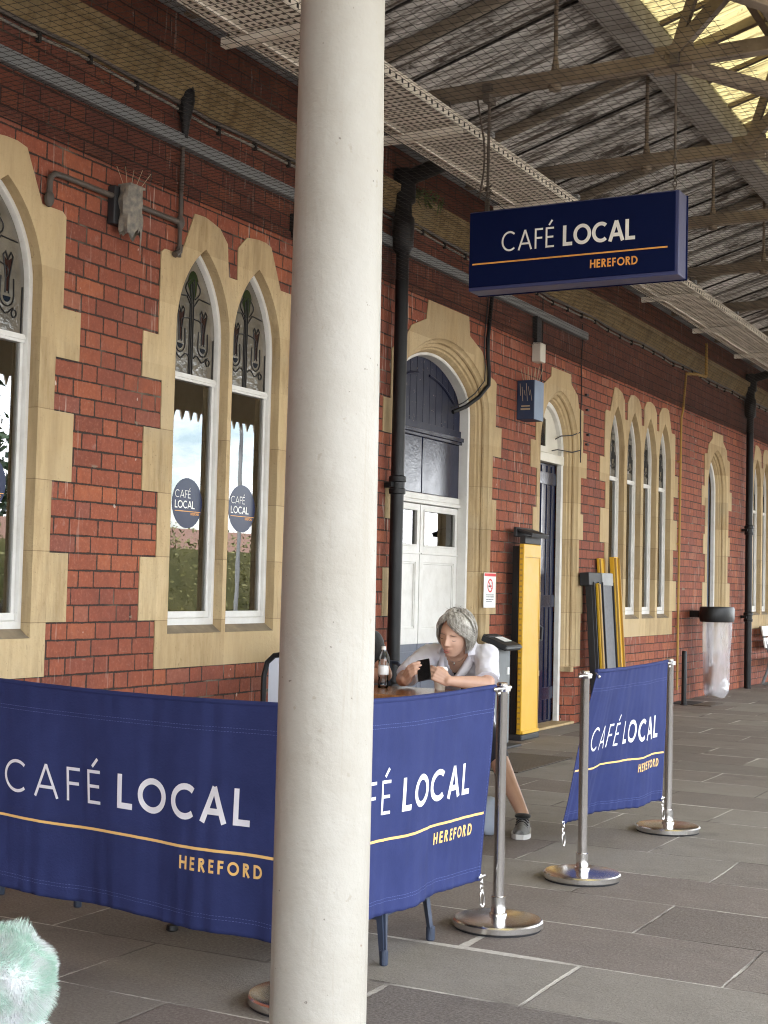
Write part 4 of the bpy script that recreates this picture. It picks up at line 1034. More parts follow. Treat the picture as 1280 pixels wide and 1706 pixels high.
# lettering is laid out in metres across the face
surfm = lambda u, v, l: Vector((sx0+u, SY-.0065-l, sz0+v))
pp = lambda px, py: (at_px(px, py, SY).x-sx0, at_px(px, py, SY).z-sz0)
cL = pp(838, 400)[0]; cR = pp(925, 400)[0]; lL = pp(940, 390)[0]; lR = pp(1060, 385)[0]
base = pp(1000, 404)[1]-.002; cap = .118
text(m.use('swhite'), 'CAFÉ', cL, cR, base, cap, .095, surfm, wx=.84)
text(m.use('swhite'), 'LOCAL', lL, lR, base, cap, .175, surfm, wx=.88)
m.use('sgold').add([surfm(pp(789, 432)[0], base-.055, .0015), surfm(pp(1114, 406)[0], base-.055, .0015), surfm(pp(1114, 406)[0], base-.064, .0015), surfm(pp(789, 432)[0], base-.064, .0015)], [(0, 1, 2, 3)])
text(m.use('sgold'), 'HEREFORD', pp(985, 430)[0], pp(1064, 425)[0], base-.142, .048, .18, surfm, wx=.90)
m.build('lettering', None, sg, smooth=False)
m = MB().use('pipe'); TZs = 4.29
rx0 = at_px(814, 300, SY+.06).x; rx1 = at_px(1126, 250, SY+.06).x
m.tube([(rx0, SY+.06, sz1), (rx0, SY+.06, TZs+.04)], .0095, 8)
m.tube([(rx0-.05+.03*sin(i*.5), SY+.05, sz1+.1+(TZs-.05-sz1-.1)*i/8) for i in range(9)], .006, 6)
for z, r in ((TZs, .055), (TZs-.06, .04)): m.box((rx0, SY+.06, z), (r, .10, .05))
m2 = m; m = MB().use('pipe'); m.tube([(rx1, SY+.06, sz1+.2), (rx1, SY+.06, TZs+.04)], .0075, 8); m.box((rx1, SY+.06, TZs), (.05, .10, .07))
for i in range(6):
    cz = sz1+.02+i*.034; m.tube([Vector((rx1+(.011*cos(a) if i % 2 else 0), SY+.06+(0 if i % 2 else .011*cos(a)), cz+.02*sin(a))) for a in [k*pi/5 for k in range(10)]], .0032, 5, closed=True)
m.build('hanging_rod', None, sg); m = m2
for i in range(5): m.tube([(rx0+.02*sin(i*2), SY+.06+.02*cos(i*3), sz1+.10+.02*i), (rx0+.06*sin(i*2.4), SY+.06+.05*cos(i), sz1+.13+.03*cos(i*4)), (rx0-.01, SY+.06, sz1+.16)], .004, 5)
m.span(rx0-.012, rx0+.012, SY+.05, SY+.07, sz1-.01, sz1+.09)
m.build('hanging_rod', None, sg)
# fern and moss at the gutter joint
m = MB().use('moss')
for i in range(140):
    a = random.uniform(0, 2*pi); L = random.uniform(.03, .11); p = Vector((-D+.12+random.uniform(-.03, .12), 9.55+random.uniform(-.16, .16), 4.30+random.uniform(-.05, .03)))
    d = Vector((cos(a)*.6+.3, sin(a)*.6, random.uniform(-.9, .3))).normalized()*L; s_ = d.cross(Vector((0, 0, 1))).normalized()*.008
    m.add([p-s_, p+s_, p+d], [(0, 1, 2)])
o = m.build('gutter_weed', None, smooth=False, fix=False); tag(o, 'small green fern growing on the cornice beside the downpipe elbow', 'plant')
# ================================================================== CAFE BARRIERS
def post(x, y, label, rot=0.):
    p = thing('barrier_post', label, 'barrier post', (x, y, 0), 'steel posts of the cafe barrier')
    p.rotation_euler = (0, 0, 0)
    m = MB().lathe([(.168, .004), (.176, .010), (.1765, .030), (.172, .036), (.166, .0375), (.12, .041), (.06, .045), (.030, .047)], (x, y, 0), 64)
    m.build('base_disc', 'chrome', p, ang=30)
    MB().lathe([(.170, 0.0), (.172, .006), (.165, .008)], (x, y, 0), 48).build('rubber_foot', 'rubber', p)
    m = MB().lathe([(.034, .044), (.034, .056), (.027, .060), (.0215, .062), (.0215, .944), (.0225, .946), (.0225, .952), (.018, .956)], (x, y, 0), 28); m.build('tube', 'steel', p, ang=40)
    MB().lathe([(.026, .05), (.028, .06), (.028, .12), (.0225, .122)], (x, y, 0), 28).build('collar', 'chrome', p, ang=40)
    m = MB()
    for s in (-1, 1):
        m.tube([(x, y+s*.018, .932), (x, y+s*.075, .932)], .0065, 10); m.ball((x, y+s*.075, .932), .0095, 10)
    m.box((x, y, .932), (.05, .05, .022)); m.build('top_arm', 'chrome', p, ang=40)
    if rot: p.rotation_euler = (0, 0, rot)
    return p
CP = (-2.335, 3.925)
P1 = (-2.22, 5.213); P2 = (-2.26, 6.278); P3 = (-2.31, 7.80)
post(*P1, 'steel barrier post at the right end of the long blue banner beside the column')
post(*P2, 'steel barrier post at the loose left edge of the far blue banner')
post(*P3, 'steel barrier post at the far right end of the far blue banner')
post(*CP, 'steel barrier post at the corner, hidden behind the white column but for its base', pi/4)
post(-3.995, 4.055, 'steel barrier post at the outer left end of the front banner, out of view', pi/2)
def banner(label, TL, TR, BL, BR, bow, s0, s1, WL, seed, flip=1):
    """cloth between four corners; text coordinates run in metres from the right hand edge"""
    TL, TR, BL, BR = map(Vector, (TL, TR, BL, BR))
    def base(u, v): return (BL*(1-u)+BR*u)*(1-v)+(TL*(1-u)+TR*u)*v
    nrm = ((TR-TL).cross(TL-BL)).normalized()
    if nrm.dot(EYE-TL) < 0: nrm = -nrm
    def wave(u, v):
        w = .010*sin(u*9+seed)*(1-v)+.006*sin(u*23+seed*2+v*2)*(1-v*.5)+.010*noise.noise(Vector((u*4+seed, v*2.2, seed)))+.0035*noise.noise(Vector((u*28, v*1.5, seed)))
        w += .0022*sin(u*95+3*noise.noise(Vector((u*9, v*2, 4+seed))))*(max(0, v-.82)*5+max(0, .12-v)*7+.15)
        return bow*sin(pi*u)*(1-.6*v)+w*min(1, 1.5-v)
    def P(u, v, l=0.):
        p = base(u, v)+nrm*(wave(u, v)+l)
        p.z += -.012*sin(pi*u)*v+.004*sin(u*14+seed)*(1-v)
        return p
    root = thing('cafe_banner', label, 'banner', ((BL+BR)/2).to_tuple(), 'cafe banners hung between the steel posts')
    m = MB(); NU, NV = 150, 60
    f = [P(i/NU, j/NV) for j in range(NV+1) for i in range(NU+1)]
    m.grid(lambda u, v: P(u, v), NU, NV); o = m.build('cloth', 'banner', root, fix=False, ang=180)
    sd = o.modifiers.new('thickness', 'SOLIDIFY'); sd.thickness = .0022; sd.offset = -1 if (o.data.polygons[0].normal.dot(nrm) > 0) else 1
    # pole sleeve along the top
    MB().tube([P(i/40, 1.0, -.006)+Vector((0, 0, -.004)) for i in range(41)], .010, 10).build('top_sleeve', 'banner', root)
    H = 0.755
    def S(a, b, l=0.):      # a metres from the right edge (as negative u), b metres above the lower edge
        u = 1-a/WL; return P(u, b/H, l+.0005)
    surf = lambda u, v, l: S(-u, v, l)          # u grows to the right, 0 at the right edge
    m = MB()
    sc = (s1-s0)
    tx = lambda a: -(s0+(a-.155)*sc)
    Bv = .352; cap = .120
    text(m.use('bwhite'), 'CAFÉ', tx(1.326), tx(.843), Bv, cap, .095, surf, .0010, 1.10*sc)
    text(m.use('bwhite'), 'LOCAL', tx(.757), tx(.155), Bv, cap, .175, surf, .0010, 1.10*sc)
    m.build('white_lettering', None, root, fix=False)
    m = MB().use('bgold'); N = 90; vl = .268
    a0, a1 = WL-.012, .018
    vs = []
    for i in range(N+1):
        a = a0+(a1-a0)*i/N; vs += [S(a, vl, .0012), S(a, vl-.0095, .0012)]
    m.add(vs, [(2*i, 2*i+1, 2*i+3, 2*i+2) for i in range(N)])
    text(m, 'HEREFORD', tx(.452), tx(.098), .190, .044, .20, surf, .0010, 1.05*sc)
    m.build('gold_lettering', None, root, fix=False)
    m = MB()
    for vv in (.655, .668, .045, .056):
        n = 110
        for i in range(n):
            a = WL*(i+.1)/n; b = WL*(i+.75)/n; w = .0009
            m.add([S(a, vv, .0008), S(b, vv, .0008), S(b, vv-w, .0008), S(a, vv-w, .0008)], [(0, 1, 2, 3)])
    for aa in (.012, WL-.012):
        for i in range(60):
            b = H*(i+.1)/60; c = H*(i+.75)/60; m.add([S(aa, b, .0008), S(aa+.0009, b, .0008), S(aa+.0009, c, .0008), S(aa, c, .0008)], [(0, 1, 2, 3)])
    m.build('stitching', 'thread', root, fix=False, smooth=False)
    return root, P
def chain(m, p, n, dirn, hook=True):
    p = Vector(p); d = Vector(dirn).normalized(); sd = d.cross(Vector((.3, 1, 0))).normalized(); od = d.cross(sd)
    for i in range(n):
        w = sd if i % 2 else od
        c = p+d*(.021*i); m.tube([c+d*.0145*cos(a)+w*.0075*sin(a) for a in [k*2*pi/12 for k in range(12)]], .0022, 6, closed=True)
    c = p+d*(.021*n+.018)
    m.tube([c+d*.030*cos(a)+od*.011*sin(a) for a in [k*2*pi/16 for k in range(16)]], .0034, 6, closed=True); m.ball(c-d*.034, (.006, .006, .006), 8)
# front banner, right banner, far banner
b1, Pb1 = banner('front navy cafe banner facing the camera left of the white column', (-3.83, 4.045, .945), (-2.42, 3.945, .935), (-3.78, 4.005, .195), (-2.40, 3.895, .175), -.02, .157, 1.157, 1.44, 1.3)
b2, Pb2 = banner('blue cafe banner running from the white column to the nearest steel post', (-2.335, 3.97, .945), (-2.225, 5.155, .945), (-2.345, 3.99, .19), (-2.255, 5.10, .20), .012, .15, 1.06, 1.24, 4.1)
BLp = at_px(935, 1374, 6.66); BRp = at_px(1105, 1335, 7.68); 
b3, Pb3 = banner('far blue cafe banner with its lower left corner hanging loose and swinging inwards', (-2.285, 6.52, .945), (-2.30, 7.73, .945), BLp.to_tuple(), BRp.to_tuple(), -.02, .14, 1.10, 1.43, 7.7)
for b, P, ends in ((b2, Pb2, (1,)), (b3, Pb3, (0, 1)), (b1, Pb1, (1,))):
    m = MB()
    for u in ends:
        q = P(u, 0.01)
        chain(m, q+Vector((0, 0.005, 0)), 3, (.03, .10 if u else .0, -1)); m.tube([q+Vector((0, -.02, .006)), q+Vector((0, .04, .006))], .004, 6)
        q2 = P(u, .985); m.tube([q2+Vector((0, -.01, 0)), q2+Vector((0, .03, -.025))], .004, 6); m.ball(q2+Vector((0, .025, -.02)), .009, 8)
        m.build('clip_chain', 'chrome', b); m = MB()
# ================================================================== FURNITURE
def cafe_chair(x, y, rz, label):
    c = thing('cafe_chair', label, 'chair', (0, 0, 0), 'slate metal cafe chairs inside the barrier')
    S_ = .43
    m = MB(); m.box((0, 0, .442), (.36, .36, .018)); m.box((0, 0, .425), (.34, .34, .02)); m.build('seat', 'chair', c, bevel=.012, seg=3)
    for sx in (-1, 1):
        for sy in (-1, 1):
            a = Vector((sx*.155, sy*.155, .43)); b = Vector((sx*.205, sy*.205, .012)); l = MB()
            n = (b-a)
            rings = []
            for t, w, dp in ((0, .040, .020), (.4, .032, .018), (.72, .022, .016), (1, .016, .014)):
                p = a+n*t; o1 = Vector((sx*-.7, sy*.7, 0))*w; o2 = Vector((sx*.7, sy*.7, 0))*dp
                rings.append([p+o1-o2*.2, p+o1*.35+o2, p+o2*.45, p-o1*.35+o2, p-o1-o2*.2, p-o2*.6])
            l.loft(rings, caps=True); l.lathe([(.014, 0), (.017, .004), (.017, .05), (.012, .055)], b-Vector((0, 0, .012)), 12)
            l.build('leg', 'chair', c, ang=30)
    m = MB()
    for s in (-1, 1): m.bar((-.19, s*.19, .16), (.19, s*.19, .16), .006, .02); m.bar((s*.19, -.19, .17), (s*.19, .19, .17), .006, .02)
    m.build('brace', 'chair', c)
    m = MB(); m.tube([(-.17, .165, .44), (-.175, .20, .62), (-.165, .235, .78), (-.12, .25, .835), (0, .258, .845), (.12, .25, .835), (.165, .235, .78), (.175, .20, .62), (.17, .165, .44)], .013, 10)
    m.loft([[Vector((a*.09, .17+.07*t+.01*(1-a*a), .45+.38*t)) for a in (-1, -.5, 0, .5, 1)] for t in (0, .3, .6, 1)], closed=False); m.build('backrest', 'chair', c)
    c.location = (x, y, 0); c.rotation_euler = (0, 0, rz); c['label'] = label
    return c
ch0 = cafe_chair(-2.55, 4.67, .04, 'slate blue metal cafe chair whose legs show under the right banner')
st = thing('cafe_stool', 'low slate metal stool the grey haired woman sits on', 'stool', (-3.56, 7.80, 0))
MB().box((-3.56, 7.80, .435), (.32, .32, .03)).build('seat', 'chair', st, bevel=.012)
for sx in (-1, 1):
    for sy in (-1, 1): MB().tube([(-3.56+sx*.13, 7.80+sy*.13, .42), (-3.56+sx*.17, 7.80+sy*.17, 0)], [.018, .013], 10).build('leg', 'chair', st)
dup(ch0, (-4.0, 4.78, 0), pi/2, 'slate metal cafe chair at the left, only its feet showing under the front banner')
dup(ch0, (-4.27, 7.82, 0), .05, 'slate metal cafe chair under the person in the black top')
def table(x0, x1, y0, y1, label, n=1, cross=True):
    c = thing('cafe_table', label, 'table', ((x0+x1)/2, (y0+y1)/2, 0), 'brown topped cafe tables')
    MB().span(x0, x1, y0, y1, .718, .75).build('tabletop', 'table', c, bevel=.006)
    MB().span(x0+.1, x1-.1, y0+.1, y1-.1, .70, .717).build('support_plate', 'black', c)
    cx, cy = (x0+x1)/2, (y0+y1)/2
    MB().tube([(cx, cy, .05), (cx, cy, .70)], .036, 16).build('pedestal', 'black', c)
    for k in range(4):
        a = k*pi/2+.2+pi/4; e = Vector((cx+.42*cos(a), cy+.42*sin(a), .03)); s_ = Vector((cx, cy, .075))
        m = MB(); m.loft([[p+o for o in (Vector((-sin(a)*w, cos(a)*w, 0)), Vector((-sin(a)*w*.7, cos(a)*w*.7, h)), Vector((sin(a)*w*.7, -cos(a)*w*.7, h)), Vector((sin(a)*w, -cos(a)*w, 0)))] for p, w, h in ((s_, .034, .03), (s_.lerp(e, .6), .028, .022), (e, .022, .012))], caps=True)
        m.lathe([(.020, 0), (.024, .004), (.022, .022), (.01, .028)], (e.x, e.y, 0), 14); m.build('foot', 'black', c)
    return c
table(-3.92, -3.24, 6.70, 7.30, 'brown wooden cafe table where the woman leans on her elbows')
table(-3.315, -2.715, 4.52, 5.12, 'brown cafe table hidden behind the front banner, splayed black feet showing')
# tall chair with a black rim and sky reflection painted into its back behind the front banner
hc = thing('high_back_chair', 'chair with a black rim and back painted with a pale sky reflection just left of the column', 'chair', (-3.64, 6.05, 0))
m = MB(); bx0, bx1, by = -3.86, -3.42, 6.02
loop = [(bx0+.05, by, .44), (bx0+.005, by-.01, .62), (bx0, by-.0, .86), (bx0+.012, by+.01, .93), (bx0+.05, by+.015, .965), (bx0+.11, by+.02, .975), (bx1-.11, by+.02, .975), (bx1-.05, by+.015, .965), (bx1-.012, by+.01, .93), (bx1, by, .86), (bx1-.005, by-.01, .62), (bx1-.05, by, .44)]
m.tube(loop, .014, 10); m.build('back_rim', 'black', hc)
m = MB(); m.grid(lambda u, v: Vector((bx0+.02+(bx1-bx0-.04)*u, by+.012+.02*sin(pi*u), .52+.44*v)), 10, 10); m.build('back_panel', 'sheen', hc)  # 'sheen' is the sky reflection painted into the colour
m = MB(); m.span(bx0+.03, bx1-.03, by-.44, by+.0, .43, .46); m.build('seat', 'black', hc, bevel=.012)
for sx in (bx0+.06, bx1-.06):
    for sy, d in ((by-.40, -.03), (by-.03, .04)): MB().tube([(sx, sy, .43), (sx, sy+d, 0)], .013, 10).build('leg', 'black', hc)
# bottle, cup, phone
bt = thing('water_bottle', 'clear plastic water bottle half full on the brown table by the column', 'bottle', (-3.765, 7.12, .75))
bx, by = -3.765, 7.12
prof = [(.026, 0), (.032, .004), (.0325, .02), (.030, .03), (.033, .04), (.030, .055), (.033, .07), (.0325, .125), (.030, .135), (.0325, .15), (.027, .175), (.018, .198), (.0135, .208), (.0135, .222)]
m = MB().lathe(prof, (bx, by, .7505), 28); m.build('bottle_shell', 'bottle', bt, ang=60)
MB().lathe([(.0332, .075), (.0336, .078), (.0336, .122), (.0332, .125)], (bx, by, .7505), 28).build('paper_label', 'paper', bt)
MB().lathe([(.0150, .214), (.0155, .216), (.0155, .232), (.013, .234)], (bx, by, .7505), 20).build('bottle_cap', 'cup', bt)
cu = thing('coffee_cup', 'white paper coffee cup with lid on the table behind the phone', 'cup', (-3.444, 7.20, .75))
MB().lathe([(.028, 0), (.029, .003), (.039, .108), (.041, .110), (.041, .113)], (-3.444, 7.20, .7505), 28).build('cup_body', 'cup', cu)
MB().lathe([(.043, .108), (.044, .112), (.044, .118), (.040, .121), (.038, .128), (.034, .130), (.033, .125)], (-3.444, 7.20, .7505), 28).build('lid', 'cup', cu, ang=50)
# ================================================================== PEOPLE
def evald(o):
    dg = bpy.context.evaluated_depsgraph_get(); me = bpy.data.meshes.new_from_object(o.evaluated_get(dg)); return me
def remeshed(m, name, mat, vox, smooth=4, parent=None, cut=None, solid=0., fac=.5):
    o = m.build(name, mat, None, smooth=True, fix=True, ang=180)
    r = o.modifiers.new('remesh', 'REMESH'); r.mode = 'VOXEL'; r.voxel_size = vox; r.use_smooth_shade = True
    s = o.modifiers.new('smooth', 'SMOOTH'); s.iterations = smooth; s.factor = fac
    me = evald(o); me.name = name; bpy.data.objects.remove(o)
    if cut:
        bm = bmesh.new(); bm.from_mesh(me)
        kill = [f for f in bm.faces if cut(f.calc_center_median(), f.normal)]
        bmesh.ops.delete(bm, geom=kill, context='FACES'); bm.to_mesh(me); bm.free()
    me.materials.clear(); me.materials.append(MT[mat] if isinstance(mat, str) else mat)
    me.polygons.foreach_set('use_smooth', [True]*len(me.polygons))
    n = bpy.data.objects.new(name, me); COL.objects.link(n)
    if solid: 
        q = n.modifiers.new('thickness', 'SOLIDIFY'); q.thickness = solid; q.offset = -1
    if parent: adopt(n, parent)
    return n
def g(x, s): return math.exp(-(x/s)**2)
def head_shape(m, c, R, k=1.):
    """head looking along local -y, crown up +z; c sits between the ears"""
    n, mm = 64, 48
    def fn(u, v):
        a = 2*pi*u; b = pi*v
        d = Vector((sin(b)*sin(a), -sin(b)*cos(a), cos(b)))       # a=0 looks to -y
        rx, ry, rz = .073, .092, .108
        p = Vector((d.x*rx, d.y*ry, d.z*rz))
        front = max(0., -d.y)
        # skull back and jaw
        if d.y > 0: p.y *= 1.06; p.z += .010*d.y
        if p.z < 0:
            t = min(1, -p.z/.108)
            p.x *= 1-.30*t**1.5; 
            p.y += -.014*t*(1 if d.y < .4 else .2) if d.y < .4 else -.03*t
            p.z *= 1.06
        x, z = p.x, p.z
        if d.y < .25:
            w = min(1, (0.25-d.y)*2)
            p.y += w*.010*g(x, .05)*g(z-.055, .03)*0
            p.y += w*.011*(g(abs(x)-.032, .016)*g(z-.008, .013))           # eye sockets
            p.y -= w*.005*(g(abs(x)-.031, .014)*g(z-.004, .009))           # lids
            p.y -= w*.005*g(abs(x)-.030, .024)*g(z-.027, .010)             # brow
            nz = max(0., min(1, (.018-z)/.052)) if -.036 < z < .02 else 0
            p.y -= w*(.006+.019*nz)*g(x, .008+.006*nz)*(1 if -.036 < z < .03 else g(z+.036, .006) if z <= -.036 else g(z-.03, .01)*.35)
            p.y -= w*.005*g(abs(x)-.013, .006)*g(z+.031, .007)             # nostril wings
            p.y -= w*.0075*g(x, .026)*g(z+.054, .0055)                      # upper lip
            p.y += w*.004*g(x, .026)*g(z+.0605, .0030)
            p.y -= w*.0075*g(x, .022)*g(z+.067, .006)                       # lower lip
            p.y += w*.004*g(x, .022)*g(z+.079, .006)
            p.y -= w*.009*g(x, .022)*g(z+.094, .012)                       # chin
            p.y -= w*.005*g(abs(x)-.042, .018)*g(z+.022, .02)              # cheekbone
            p.y += w*.0025*g(abs(x)-.026-.25*max(0, -(z+.03)), .005)*g(z+.048, .016)  # nasolabial fold
        return c+R @ (p*k)
    vs = []
    m.grid(fn, n, mm)
    for s in (-1, 1):      # ears
        m.ball(c+R @ Vector((s*.074*k, .012*k, -.005*k)), (.010*k, .020*k, .031*k), 12, R)
def hand(m, wrist, palm_dir, across, normal, curl, spread=.0, thumb=None, k=1.):
    """palm box and five skinned fingers; across points to the little finger, normal out of the back of the hand"""
    w = Vector(wrist); d = Vector(palm_dir).normalized(); a = Vector(across); a = (a-d*a.dot(d)).normalized(); nn = Vector(normal); nn = (nn-d*nn.dot(d)-a*nn.dot(a)).normalized()
    for t in (-.028, -.010, .010, .027): m.capsule(w+a*t*.7*k, w+(d*.082+a*t)*k, .014*k, .0115*k, 10)
    lens = ((-.030, .072), (-.010, .080), (.010, .075), (.028, .058))
    for i, (t, L) in enumerate(lens):
        p = w+(d*.082+a*t)*k; ang = 0.; dd = d; r = .0092*k
        for j, (f, c_) in enumerate(((.45, curl[0]), (.32, curl[1]), (.23, curl[2]))):
            ang += c_*(1+.10*(i-1)); dv = d*cos(ang)-nn*sin(ang)+a*(t*spread); q = p+dv*L*f*k
            m.capsule(p, q, r, r*.9, 9); p = q; r *= .9
    th = thumb or ((-.034, .020, -.010), (-.044, .052, -.022), (-.036, .080, -.030))
    p = w+(a*-.018+d*.012)*k
    for j, (ta, td, tn) in enumerate(th):
        q = w+(a*ta+d*td+nn*tn)*k; m.capsule(p, q, (.0125, .0112, .0098)[j]*k, (.0112, .0098, .0085)[j]*k, 9); p = q
def torso(m, pts, n=22):
    """stack of ellipses: (centre, half width along x, half depth, tilt about x)"""
    rings = []
    for c, a, b, t in pts:
        c = Vector(c); rings.append([c+Vector((a*cos(q), b*sin(q)*cos(t), b*sin(q)*sin(t))) for q in [2*pi*i/n for i in range(n)]])
    m.loft(rings, caps=True)
def hair_strands(m, root_fn, N, rr, seed=1):
    rnd = random.Random(seed)
    for i in range(N):
        pts = root_fn(rnd)
        r0 = rr*rnd.uniform(.7, 1.3); n = len(pts)
        m.tube(pts, [r0*(1-.75*(j/(n-1))**2) for j in range(n)], 4, caps=False)
def woman():
    W = thing('person', 'grey haired woman in an open white shirt bending over a phone at the cafe table', 'person', (-3.43, 7.6, 0))
    V = Vector
    body = MB()
    sh = {1: V((-3.265, 7.44, .940)), -1: V((-3.635, 7.43, .925))}
    el = {1: V((-3.18, 7.25, .795)), -1: V((-3.675, 7.20, .800))}
    wr = {1: V((-3.320, 7.045, .815)), -1: V((-3.565, 7.000, .812))}
    tor = [((-3.55, 7.80, .46), .165, .12, .1), ((-3.54, 7.78, .56), .155, .115, .35), ((-3.50, 7.70, .70), .135, .105, .5), ((-3.47, 7.60, .80), .145, .105, .7), ((-3.445, 7.52, .88), .165, .10, .85), ((-3.437, 7.465, .935), .165, .082, .9), ((-3.437, 7.43, .97), .09, .062, .9)]
    torso(body, tor)
    hc_ = V((-3.395, 7.285, 1.058)); HS = 1.09
    body.capsule((-3.437, 7.46, .945), (-3.41, 7.335, 1.025), .060, .052)
    for s in (1, -1):
        body.capsule((-3.437, 7.45, .945), sh[s], .055, .055); body.capsule(sh[s], el[s], .052, .043); body.capsule(el[s], el[s].lerp(wr[s], .35), .041, .041); body.capsule(el[s].lerp(wr[s], .35), wr[s], .041, .026)
    hip = {1: V((-3.46, 7.76, .50)), -1: V((-3.63, 7.76, .50))}
    kn = {1: V((-3.215, 7.36, .50)), -1: V((-3.56, 7.32, .52))}
    an = {1: V((-2.945, 7.235, .105)), -1: V((-3.50, 7.34, .09))}
    for s in (1, -1):
        body.capsule(hip[s], kn[s], .085, .056); body.capsule(kn[s], kn[s].lerp(an[s], .3), .054, .056); body.capsule(kn[s].lerp(an[s], .3), an[s], .056, .033)
    R = Matrix.Rotation(radians(9), 3, 'Y') @ Matrix.Rotation(radians(-1), 3, 'Z') @ Matrix.Rotation(radians(14), 3, 'X')
    head_shape(body, hc_, R, HS)
    # hands round the phone
    hand(body, wr[1], (-.75, -.42, .42), (-.25, -.25, -.8), (.30, -.9, .1), (.55, .7, .5), thumb=((-.036, .030, -.006), (-.046, .060, -.014), (-.040, .086, -.020)))
    hand(body, wr[-1], (.55, -.42, .52), (.25, -.2, -.85), (-.35, -.9, .1), (.5, .6, .5), thumb=((-.036, .030, -.006), (-.046, .060, -.014), (-.040, .086, -.020)))
    remeshed(body, 'body', 'skin', .0042, 3, W, fac=.45)
    # features
    F = lambda x, y, z: hc_+R @ (V((x, y, z))*HS)
    e = MB().use('lash')
    for s in (1, -1):
        e.tube([F(s*(.031+.016*q), -.0855+.007*q*q-.0*q, -.0015-.0025*(1-q*q)) for q in (-1, -.6, -.2, .2, .6, 1)], [.0006, .0013, .0016, .0016, .0014, .0007], 5)
        e.use('brow').tube([F(s*(.031+.019*q), -.0925+.011*q*q*(1 if q*1 > 0 else .6), .0215+.003*(1-q*q)) for q in (-1, -.5, 0, .5, 1)], [.001, .0022, .0024, .002, .0008], 5); e.use('lash')
    e.build('eye_lashes', None, W)
    l = MB().use('lip')
    l.tube([F(.020*q, -.1005+.010*q*q, -.0585+.002*q*q+(.0008*cos(q*6))) for q in (-1, -.6, -.3, 0, .3, .6, 1)], [.0006, .0022, .0030, .0027, .0030, .0022, .0006], 6)
    l.tube([F(.018*q, -.0985+.009*q*q, -.0685+.003*q*q) for q in (-1, -.6, -.3, 0, .3, .6, 1)], [.0006, .0024, .0034, .0036, .0034, .0024, .0006], 6)
    l.build('lips', None, W)
    # bob of grey hair: cap under many locks
    cap = MB()
    def hairpos(a, b, k=1.):       # a azimuth (0 = face, + = her left), b polar from crown
        d = V((sin(b)*sin(a), -sin(b)*cos(a), cos(b)))
        p = V((d.x*.091, d.y*.112 if d.y > 0 else d.y*.101, d.z*.127)); p.y += .006
        if p.z < 0:
            q = min(1, -p.z/.09); p.x *= 1+.16*q-.10*q*q; p.z *= 1.08
        return p*k
    def lim(a):                    # how far down the hair reaches at azimuth a
        A = abs((a+pi) % (2*pi)-pi)
        part = .30
        if A < 1.0: return (.70+.66*(A/1.0)**2) if a > 0 else (.70+.40*(A/1.0)**2)
        return min(2.02, (1.38 if a > 0 else 1.14)+(A-1.0)*2.6)
    def cfn(u, v):
        a = 2*pi*u-pi; b = lim(a)*v+1e-3
        p = hairpos(a, b, 1+.035*noise.noise(V((a*2, b*3, 5)))); return hc_+R @ (p*HS)
    cap.grid(cfn, 48, 20)
    PART = -.55                    # the parting lies to her right
    def lock(r, a, L, b0, lift, rad, wob):
        """a lock leaves the parting and falls round the head to azimuth a, polar angle L"""
        pts = []
        for j in range(11):
            t = j/10; e = t*t*(3-2*t)
            aa = PART+(a-PART)*min(1, e*1.25) if abs(a) < 1.9 else a*(1-.12*(1-t))
            b = b0+(L-b0)*t
            k = lift+.055*sin(pi*min(1, t*1.15))+wob*sin(t*7+a*5)-(.07*max(0, t-.75)*4 if L > 1.8 else .02*t)
            pts.append(hc_+R @ (hairpos(aa, b, k)*HS))
        rs = [rad*(.55+.45*sin(pi*min(1, .15+t_*.85)))*(1-.55*(t_)**4) for t_ in [j/10 for j in range(11)]]
        cap.tube(pts, rs, 6, caps=True)
    r = random.Random(3)
    for i in range(230):
        a = r.uniform(-pi, pi); L = lim(a)+r.uniform(-.05, .10)
        lock(r, a, L, r.uniform(.06, .34), 1.0+r.random()*.05, r.uniform(.0045, .0085), r.uniform(-.012, .012))
    for i in range(420):
        a = r.uniform(-pi, pi); L = lim(a)+r.uniform(-.20, .22)
        lock(r, a, L, r.uniform(.06, .5), 1.03+r.random()*.09, r.uniform(.0010, .0026), r.uniform(-.03, .03))
    def fly(r):
        a = r.uniform(-pi, pi); p0 = hairpos(a, r.uniform(0, .5), 1.06); d = p0.normalized()*r.uniform(.006, .016)+V((r.uniform(-.03, .03), r.uniform(-.02, .03), r.uniform(-.01, .01)))
        return [hc_+R @ ((p0+d*t*t+V((0, 0, .003*t)))*HS) for t in (0, .35, .7, 1)]
    hair_strands(cap, fly, 40, .0010, 5)
    cap.build('hair', 'hair', W, fix=False, ang=180)
    # black vest and open white shirt
    vest = MB(); torso(vest, [(c, a+.006, b+.007, t) for c, a, b, t in tor[:5]]+[((-3.437, 7.49, .91), .145, .092, .9)])
    remeshed(vest, 'black_top', 'btop', .007, 3, W)
    st = MB(); torso(st, [(c, a+.020, b+.020, t) for c, a, b, t in tor[:6]]+[((-3.437, 7.425, .985), .082, .075, .9)])
    for s in (1, -1):
        st.capsule((-3.437, 7.46, .945), sh[s], .062, .070); st.capsule(sh[s], sh[s].lerp(el[s], .80), .070, .066)
    def cutshirt(p, n):
        x = p.x+3.432
        for s in (1, -1):
            ax = (el[s]-sh[s]); t = (p-sh[s]).dot(ax)/ax.dot(ax)
            if t > .84 and (p-el[s]).length < .13: return True
        if p.z < .50: return True
        if n.y < -.05 or n.z > .75:
            h = p.z-.76
            if p.y < 7.52 and abs(x) < .018+.30*max(0, h)*(1. if h < .2 else 1) and p.z > .62: return True
        return p.z > .972 and abs(x) < .085
